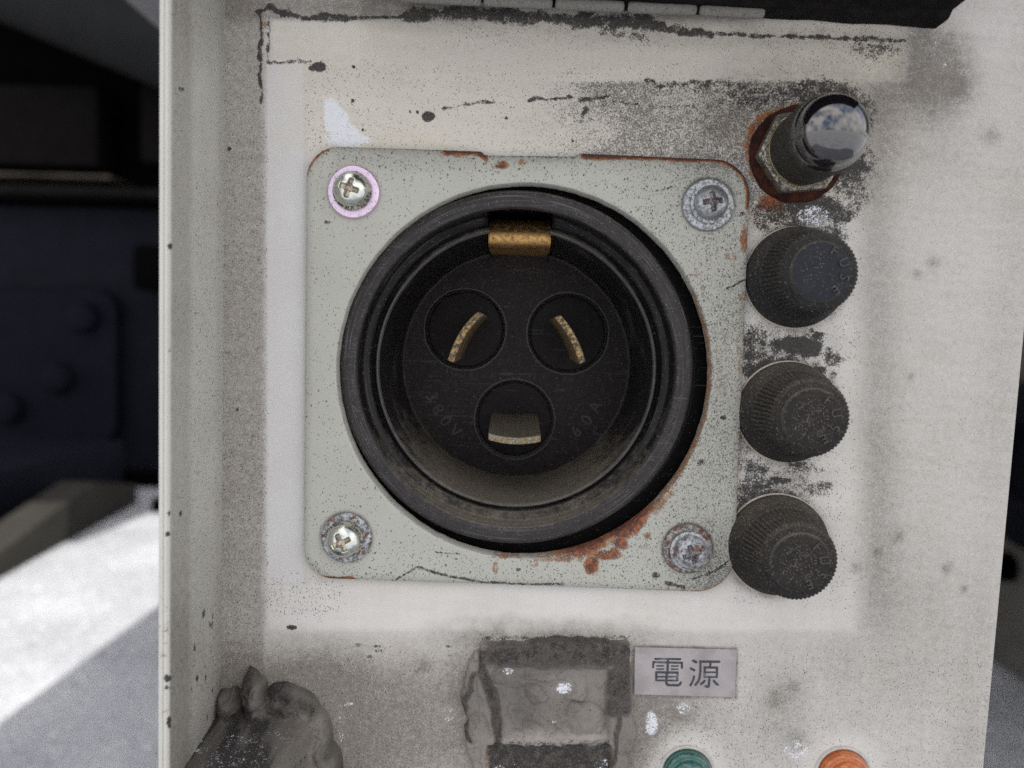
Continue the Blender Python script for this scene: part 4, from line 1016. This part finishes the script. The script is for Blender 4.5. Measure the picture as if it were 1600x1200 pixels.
# ------------------------------------------------------------------ fuse holders
def fuse_holder(px, py, label, mat_cap, disc_mat, spin, notch_a):
    c = W(px, py, HP)
    rt = empty('fuse_holder', (c[0], PD, c[2]), label, 'fuse holder', 'fuse holders down the right side of the socket')
    b = -PD
    r = lambda p: RL(px, py, p, b)
    lathe('base_ring', [(r(80), b - .0001), (r(80), b + .0004), (r(78.8), b + .0007), (r(60), b + .0008), (r(40), b + .0008)], c[0], c[2],
          rough_mat('yellowed_gasket', (.42, .37, .30), (.62, .57, .48), 300, .6, bump=.0002) if 'yellowed_gasket' not in bpy.data.materials else bpy.data.materials['yellowed_gasket'], rt, 96, fil=.0002)
    lathe('collar', [(r(78), b + .0007), (r(78.5), b + .0016), (r(77.5), b + .0026), (r(74), b + .0034), (r(72), b + .0040), (r(70), b + .0046), (r(68.5), b + .0047), (r(68), b + .0054), (r(50), b + .0055)], c[0], c[2], mat_cap, rt, 120, cap=False, fil=.0003)
    h1 = .0118; h2 = .0136
    R0, R1, R2 = r(65.5), r(58.5), r(54)
    nt_ = 58
    def mod(t, q, h):
        if b + .0062 < h < h1 + .0009 and q > r(50): return q * (1 - .032 * (0.5 + .5 * math.cos(nt_ * (t + spin))) ** 1.5)
        return q
    prof = [(r(68), b + .0050), (r(67.5), b + .0060), (R0, b + .0064), (R0 * .985, b + .0080), (r(58.5), h1 - .003), (R1, h1), (R1 * .985, h1 + .0007), (r(54), h2 - .0007), (r(51), h2 - .0002), (r(46), h2), (r(44), h2 + .0001), (r(43.0), h2 + .0005), (r(41.8), h2 + .0009), (r(39), h2 + .0010), (r(20), h2 + .0009), (.0001, h2 + .0009)]
    cp = lathe('cap', prof, c[0], c[2], mat_cap, rt, nt_ * 6, mod=mod, smooth=28)
    cp.data.materials.append(disc_mat); cp.data.materials.append(m_letter)
    for p in cp.data.polygons:
        q = p.center
        q_ = math.hypot(q.x, q.z)
        if q_ < r(42.0): p.material_index = 1
        elif q_ < r(44.6): p.material_index = 2
    # raised word on the cap and a notched screwdriver step
    V, Fc = arc_text('FUSE', r(19), .00032, c[0], c[2], h2 + .0010, r(32), 62 + math.degrees(spin), -52 + math.degrees(spin), False)
    add('raised_lettering', V, Fc, m_letter, cp, None)
    a = R_(notch_a); d = np.array([math.cos(a), math.sin(a)]); e = np.array([-d[1], d[0]])
    q0 = np.array([c[0], c[2]]) + d * r(44)
    V, Fc = [], []
    for s, t, h in ((-.0013, -.0012, 0), (.0013, -.0012, 0), (.0013, .0013, 0), (-.0013, .0013, 0), (-.0011, -.0011, .0012), (.0011, -.0011, .0012), (.0011, .0006, .0012), (-.0011, .0006, .0012)):
        p = q0 + e * s + d * t; V.append((p[0], -(h2 - .0004 + h), p[1]))
    add('grip_step', V, [[0, 1, 5, 4], [1, 2, 6, 5], [2, 3, 7, 6], [3, 0, 4, 7], [4, 5, 6, 7]], mat_cap, cp, None)
fuse_holder(1241, 434, 'black fuse cap with the clean dark centre, uppermost of three, below the glossy black lamp', m_fuse_clean, plastic('clean_cap_centre', (.0105, .0125, .0190), .45, .14, lo=.3, hi=1.2, grain=.7, extra=.04, spec=.2), 0.0, 218)
fuse_holder(1229, 643, 'dusty black knurled fuse cap between two other fuse caps', m_fuse, m_fuse, R_(-8), 230)
fuse_holder(1212, 849, 'dusty black knurled fuse cap nearest the rusted corner screw, lowest of three', m_fuse, m_fuse, R_(-14), 205)

# ------------------------------------------------------------------ pilot lamps at the bottom
def pilot(px, py, r, mat, label, name):
    c = W(px, py, HP); rt = empty('pilot_lamp', (c[0], PD, c[2]), label, 'lamp', 'coloured pilot lamps along the lower edge')
    b = -PD; rr = RL(px, py, r, b)
    lathe('bezel', [(rr * 1.16, b - .0001), (rr * 1.15, b + .0004), (rr * 1.06, b + .0006), (rr * 1.0, b + .0002)], c[0], c[2], rough_mat('pale_bezel', (.42, .40, .37), (.55, .53, .50), 400, .6, bump=.0001) if 'pale_bezel' not in bpy.data.materials else bpy.data.materials['pale_bezel'], rt, 96, cap=False, fil=.0001)
    prof = [(rr, b), (rr, b + .0012), (rr * .96, b + .0020), (rr * .86, b + .0025), (rr * .80, b + .0024), (rr * .74, b + .0027)] + [(rr * .74 * math.cos(R_(a)), b + .0027 + .0022 * math.sin(R_(a))) for a in range(10, 90, 10)] + [(.00005, b + .0049)]
    lathe('lens', fillet(prof, .0003, 2), c[0], c[2], mat, rt, 96, smooth=50)
pilot(1073, 1206, 37.5, m_green, 'green domed pilot lamp below the grey lettered label', 'green')
pilot(1316, 1208, 38.5, m_orange, 'orange domed pilot lamp near the lower right of the panel', 'orange')

# ------------------------------------------------------------------ engraved label
def name_label():
    cs = [(992, 1011), (1151.5, 1015), (1148, 1089.5), (991, 1085)]
    h0 = HP; h1 = HP + .00055
    A = [W(x, y, h0) for x, y in cs]; B = [W(x, y, h1) for x, y in cs]
    cen = sum(B) / 4; Bi = [b + (cen - b) * .012 for b in B]
    for v in Bi: v[1] -= .00006
    mid = sum(A) / 4
    rt = empty('name_label', mid, 'small grey rectangular label with two black characters above the green lamp', 'label')
    V = A + B + Bi; Fc = [[i, (i + 1) % 4, 4 + (i + 1) % 4, 4 + i] for i in range(4)] + [[4 + i, 4 + (i + 1) % 4, 8 + (i + 1) % 4, 8 + i] for i in range(4)] + [[8, 9, 10, 11]]
    add('label_plate', V, Fc, m_label, rt, None, normals=True)
    S = [([(240, 295), (630, 300)], 17), ([(205, 425), (210, 345), (655, 357), (655, 435)], 17), ([(437, 300), (430, 470)], 18),
         ([(265, 405), (368, 405)], 11), ([(265, 455), (368, 455)], 11), ([(492, 408), (594, 408)], 11), ([(492, 457), (594, 457)], 11),
         ([(255, 630), (255, 505), (588, 510), (582, 632)], 17), ([(255, 575), (580, 575)], 11), ([(255, 632), (582, 635)], 13),
         ([(422, 505), (410, 655), (418, 690), (445, 706), (590, 709), (618, 700), (640, 665)], 18),
         ([(832, 325), (878, 347)], 20), ([(795, 446), (848, 473)], 18), ([(845, 570), (830, 630), (788, 710)], 16),
         ([(940, 338), (1240, 340)], 18), ([(945, 345), (945, 490), (928, 610), (908, 650), (870, 700)], 17), ([(1105, 350), (1095, 420)], 16),
         ([(1010, 578), (1012, 430), (1205, 432), (1200, 580)], 17), ([(1010, 505), (1200, 505)], 12), ([(1005, 578), (1200, 580)], 12),
         ([(1085, 585), (1078, 715), (1062, 733), (1028, 722)], 17), ([(1010, 640), (985, 668), (950, 690)], 16), ([(1155, 640), (1178, 670), (1215, 700)], 17)]
    parts = []
    for k, (pts, w) in enumerate(S):
        P = np.array(pts, float) / 10 + 1000; P = P * 1.0; P[:, 1] += 0; w = w / 10.
        hh = h1 + .00009 + .000004 * k
        # offset outline with round ends
        Lft, Rgt = [], []
        for i in range(len(P)):
            t0 = P[i] - P[i - 1] if i else P[1] - P[0]; t1 = P[i + 1] - P[i] if i < len(P) - 1 else t0
            t0 = t0 / np.linalg.norm(t0); t1 = t1 / np.linalg.norm(t1); t = t0 + t1; t /= np.linalg.norm(t)
            nn = np.array([-t[1], t[0]]) * w / max(.5, float(t @ t0)); Lft.append(P[i] + nn); Rgt.append(P[i] - nn)
        def cap_(c, d):
            a0 = math.atan2(d[1], d[0]); return [c + w * np.array([math.cos(a0 + x), math.sin(a0 + x)]) for x in np.linspace(math.pi / 2 - .3, -math.pi / 2 + .3, 6)]
        e = P[-1] - P[-2]; s = P[0] - P[1]
        m = len(P)
        V = [W(*q, hh) for q in Lft] + [W(*q, hh) for q in Rgt]
        Fc = [[i, i + 1, m + i + 1, m + i] for i in range(m - 1)]
        c1 = [W(*q, hh) for q in cap_(P[-1], e)]; k0 = len(V); V += c1; Fc.append([m - 1] + list(range(k0, k0 + 6)) + [2 * m - 1])
        c2 = [W(*q, hh) for q in cap_(P[0], s)]; k0 = len(V); V += c2; Fc.append([m] + list(range(k0, k0 + 6)) + [0])
        # sides down to the plate
        parts.append((V, Fc))
    V, Fc = joinm(parts)
    add('lettering', V, Fc, m_lettering, rt, None)
name_label()

# ------------------------------------------------------------------ sealant over an old cut-out, and the lump in the corner
def heightfield(name, x0, x1, y0, y1, nx, ny, fn, mat, label, cat):
    gx, gy = np.meshgrid(np.linspace(x0, x1, nx), np.linspace(y0, y1, ny), indexing='ij')
    H, A, keep = fn(gx, gy)
    P = np.zeros((nx, ny, 3))
    for i in range(nx):
        for j in range(ny):
            p = W(gx[i, j], gy[i, j], HP); P[i, j] = (p[0], PD - H[i, j], p[2])
    fc = gridfaces(nx, ny); k = keep.ravel()[fc].max(1) > 0
    o = add(name, P.reshape(-1, 3), fc[k], mat, None, 50, A)
    me = o.data; bm = bmesh.new(); bm.from_mesh(me); bmesh.ops.delete(bm, geom=[v for v in bm.verts if not v.link_faces], context='VERTS'); bm.to_mesh(me); bm.free()
    c = W((x0 + x1) / 2, (y0 + y1) / 2, HP); top(o, c)
    return tag(o, label, cat)
def lobes(X, Y, L):
    """puffy overlapping lumps: cx, cy, rx, ry, tilt in degrees, height in mm; creases stay where they meet"""
    H = np.zeros(X.shape)
    for cx, cy, rx, ry, an, h in L:
        c, s_ = math.cos(R_(an)), math.sin(R_(an)); dx, dy = X - cx, Y - cy
        d = np.hypot((dx * c + dy * s_) / rx, (-dx * s_ + dy * c) / ry)
        H = np.maximum(H, h * .001 * np.sqrt(np.clip(1 - d ** 2.6, 0, 1)))
    return H
def patch_fn(X, Y):
    n1 = vnoise(X, Y, 52, 4, 71); n2 = vnoise(X, Y, 18, 3, 72); n3 = vnoise(X, Y, 100, 3, 73); n6 = vnoise(X, Y, 9, 2, 78)
    Xw, Yw = X + 9 * n1 + 4 * n2, Y + 7 * n1 + 4 * n2
    outer = boxm(Xw, Yw, 748, 1000, 980, 1400, 7)
    body = sst(.15, .75, outer)
    H = .0019 * body
    side = lobes(Xw, Y + 6 * n2, [(744, 1085, 18, 52, -4, 1.7), (748, 1150, 20, 44, 6, 1.9), (742, 1040, 12, 28, 10, 1.1), (752, 1195, 16, 30, 0, 1.5),
                                  (970, 1080, 18, 56, 2, 2.1), (974, 1140, 19, 40, -8, 1.9), (966, 1180, 18, 34, 6, 1.7)])
    H = np.maximum(H, side)
    inner = boxm(X + 8 * n1 + 3 * n2, Y + 8 * n1 + 3 * n2, 772, 1040, 950, 1400, 5)
    H = H * (1 - inner) + inner * .0006
    inl = lobes(X + 15 * n1 + 9 * n2, Y + 12 * vnoise(X, Y, 34, 3, 79) + 6 * n2, [(918, 1120, 34, 26, -8, 2.3), (838, 1082, 20, 15, 30, 1.9), (901, 1078, 17, 20, 10, 1.8), (800, 1128, 30, 17, -12, 1.25), (802, 1060, 34, 14, 4, 1.15), (868, 1056, 56, 9, 2, 1.1), (858, 1122, 30, 18, 20, 1.05), (936, 1056, 20, 18, 0, 1.0), (860, 1150, 100, 14, 0, 1.5)])
    H = np.maximum(H, inl * inner * (Y < 1162))
    H = H + (.00040 * n1 + .00030 * n2 + .00010 * n6 + .0005 * np.clip(1 - np.abs(vnoise(X + 8 * n2, Y, 30, 3, 91)) * 3, 0, 1)) * sst(.0002, .001, H)
    plate = boxm(X + 4 * n2, Y + 6 * n2 + 3 * n1, 764, 1161, 954, 1500, 3)
    H = H * (1 - plate) + plate * .00035
    keep = (H > .00004).astype(float)
    H = np.where(H < .00012, -.00015, H)
    dark = 1.0 * boxm(Xw, Yw, 756, 998, 972, 1034, 11) * (.85 + .3 * n2); dark = np.maximum(dark, .9 * boxm(Xw, Y, 951, 1002, 982, 1112, 8) * (.85 + .3 * n2))
    dark = np.maximum(dark, .9 * (1 - sst(2, 11, polyd(Xw, Yw, [(752, 1015), (755, 1042), (772, 1082), (777, 1170), (770, 1195)]))))
    dark = np.maximum(dark, .8 * (1 - sst(1, 7, polyd(Xw, Yw, [(742, 1050), (728, 1110), (732, 1150)])))); dark = np.maximum(dark, .7 * (1 - sst(1, 6, polyd(Xw, Yw, [(966, 1110), (962, 1150), (955, 1190)]))))
    g = .46 + .30 * n1 + .22 * n3 + dark - .34 * boxm(X, Y, 775, 1140, 948, 1160, 9) + .16 * boxm(X, Y, 770, 1040, 860, 1140, 20) + .05 * (side > .0011)
    so = .43 * dark * (1 + .5 * n2); g = g + .6 * plate; so = np.maximum(so, (.50 + .16 * n2) * plate)
    so = np.maximum(so, .42 * boxm(X, Y, 765, 1152, 955, 1166, 5))
    ru = .50 * boxm(X, Y, 756, 1162, 763, 1400, 3) * (n2 > -.2) + .45 * boxm(X, Y, 950, 1174, 957, 1400, 2) + .5 * ell(X, Y, 899, 1103, 6, 6, .4)
    ch = np.maximum(.55 * ell(Xw, Y, 797, 1046, 10, 6, .5), .60 * ell(Xw, Y, 878, 1073, 14, 10, .5))
    ch = np.maximum(ch, .5 * ell(X, Y, 866, 1124, 4, 3, .5)); ch = np.maximum(ch, .40 * boxm(X, Y, 770, 1185, 960, 1230, 10) * sst(.1, .6, n2)); ch = np.maximum(ch, .40 * ell(Xw, Yw, 775, 1196, 12, 8, .5)); ch = np.maximum(ch, .38 * ell(Xw, Yw, 940, 1192, 14, 14, .5))
    sp = .16 + .1 * n1
    return H, dict(grime=np.clip(g, 0, 1), speck=np.clip(sp, 0, 1), soot=np.clip(so, 0, 1), rust=np.clip(ru, 0, 1), chip=ch), keep
heightfield('sealant_patch', 700, 1012, 980, 1262, 200, 190, patch_fn, m_seal, 'square of grimy brown sealant smeared over an old cutout beside the lettered label', 'sealant')
def lump_fn(X, Y):
    n1 = vnoise(X, Y, 60, 4, 81); n2 = vnoise(X, Y, 22, 3, 82); n5 = vnoise(X, Y, 9, 2, 84)
    Xw, Yw = X + 16 * n1 + 5 * n2, Y + 6 * n2 + 9 * vnoise(X, Y, 48, 3, 89) + 2 * n5
    H = lobes(Xw, Yw, [(412, 1090, 17, 52, -14, 5.4), (462, 1104, 46, 34, 26, 4.2), (498, 1152, 30, 56, -10, 5.0), (516, 1180, 18, 26, 20, 4.6),
                       (368, 1100, 28, 26, -10, 4.4), (440, 1126, 60, 20, 8, 4.4), (500, 1210, 40, 70, 0, 7.0)])
    H = H + (.0011 * vnoise(X, Y, 30, 4, 87) + .0007 * vnoise(X, Y, 12, 3, 88)) * sst(.0006, .004, H)
    H = H + .0013 * np.clip(1 - np.abs(vnoise(X + 14 * n2, (Y + .6 * X), 40, 3, 86)) * 2.4, 0, 1) * sst(.0006, .003, H)
    edge = 490 + 12 * n1 + 5 * n2
    sh = sst(0, 1, np.clip((Y + 3.5 * n1 + 1.5 * n2 - 1110) / 26, 0, 1)) * (1 - sst(-14, 10, X - edge))
    H = np.maximum(H, .0040 * sst(1104, 1112, Y + 3 * n1) * (X < edge)) + .023 * sh
    on = sst(.0002, .0014, H)
    H = H + (.00055 * n1 + .00030 * n2 + .00008 * n5) * on
    H = np.where(H < .0002, -.0002, H)
    keep = (H > .0001).astype(float)
    cr = np.zeros(X.shape)  # fold lines darkened in colour: dirt that also stands in for crease shade
    for pts, w, a in (([(401, 1046), (404, 1088), (420, 1112), (430, 1118)], 5, .9), ([(428, 1060), (440, 1090), (452, 1104)], 4, .55), ([(345, 1118), (354, 1096), (384, 1112)], 6, .8), ([(384, 1116), (425, 1128), (458, 1130), (462, 1172), (466, 1200)], 5, .9),
                      ([(440, 1075), (470, 1088), (496, 1104)], 6, .6), ([(478, 1130), (484, 1170), (480, 1200)], 5, .5), ([(345, 1130), (360, 1180), (350, 1200)], 10, .5)):
        cr = np.maximum(cr, a * (1 - sst(w * .3, w * 1.7, polyd(Xw, Yw, pts))))
    g = .58 + .45 * n1 + .30 * n2 + .5 * cr - .45 * ell(Xw, Yw, 500, 1150, 30, 60, .5) - .25 * ell(Xw, Yw, 425, 1085, 20, 34, .5); so = .46 * cr + .24 * sst(0, .6, n1 + .4 * n2) + (.20 + .12 * n2) * sst(1108, 1116, Y) * (X < 490)
    ch = (.30 + .10 * n1) * sst(1112, 1118, Y) * (X < 480); ch = np.maximum(ch, .62 * ell(Xw, Yw, 458, 1182, 7, 12, .4)); ch = np.maximum(ch, .62 * ell(Xw, Yw, 422, 1165, 5, 10, .4)); ch = np.maximum(ch, .55 * ell(Xw, Yw, 410, 1158, 9, 4, .4))
    z = np.zeros(X.shape)
    return H, dict(grime=np.clip(g, 0, 1), speck=np.clip(.14 + .1 * n1, 0, 1), soot=np.clip(so, 0, 1), rust=z, chip=ch), keep
m_lump = painted('grey_putty', (.155, .142, .130), (.050, .045, .042), .85, .9, .45)
heightfield('putty_lump', 338, 560, 1030, 1270, 150, 260, lump_fn, m_lump, 'dark grey lump of folded putty in the lower left corner against the flange', 'putty')
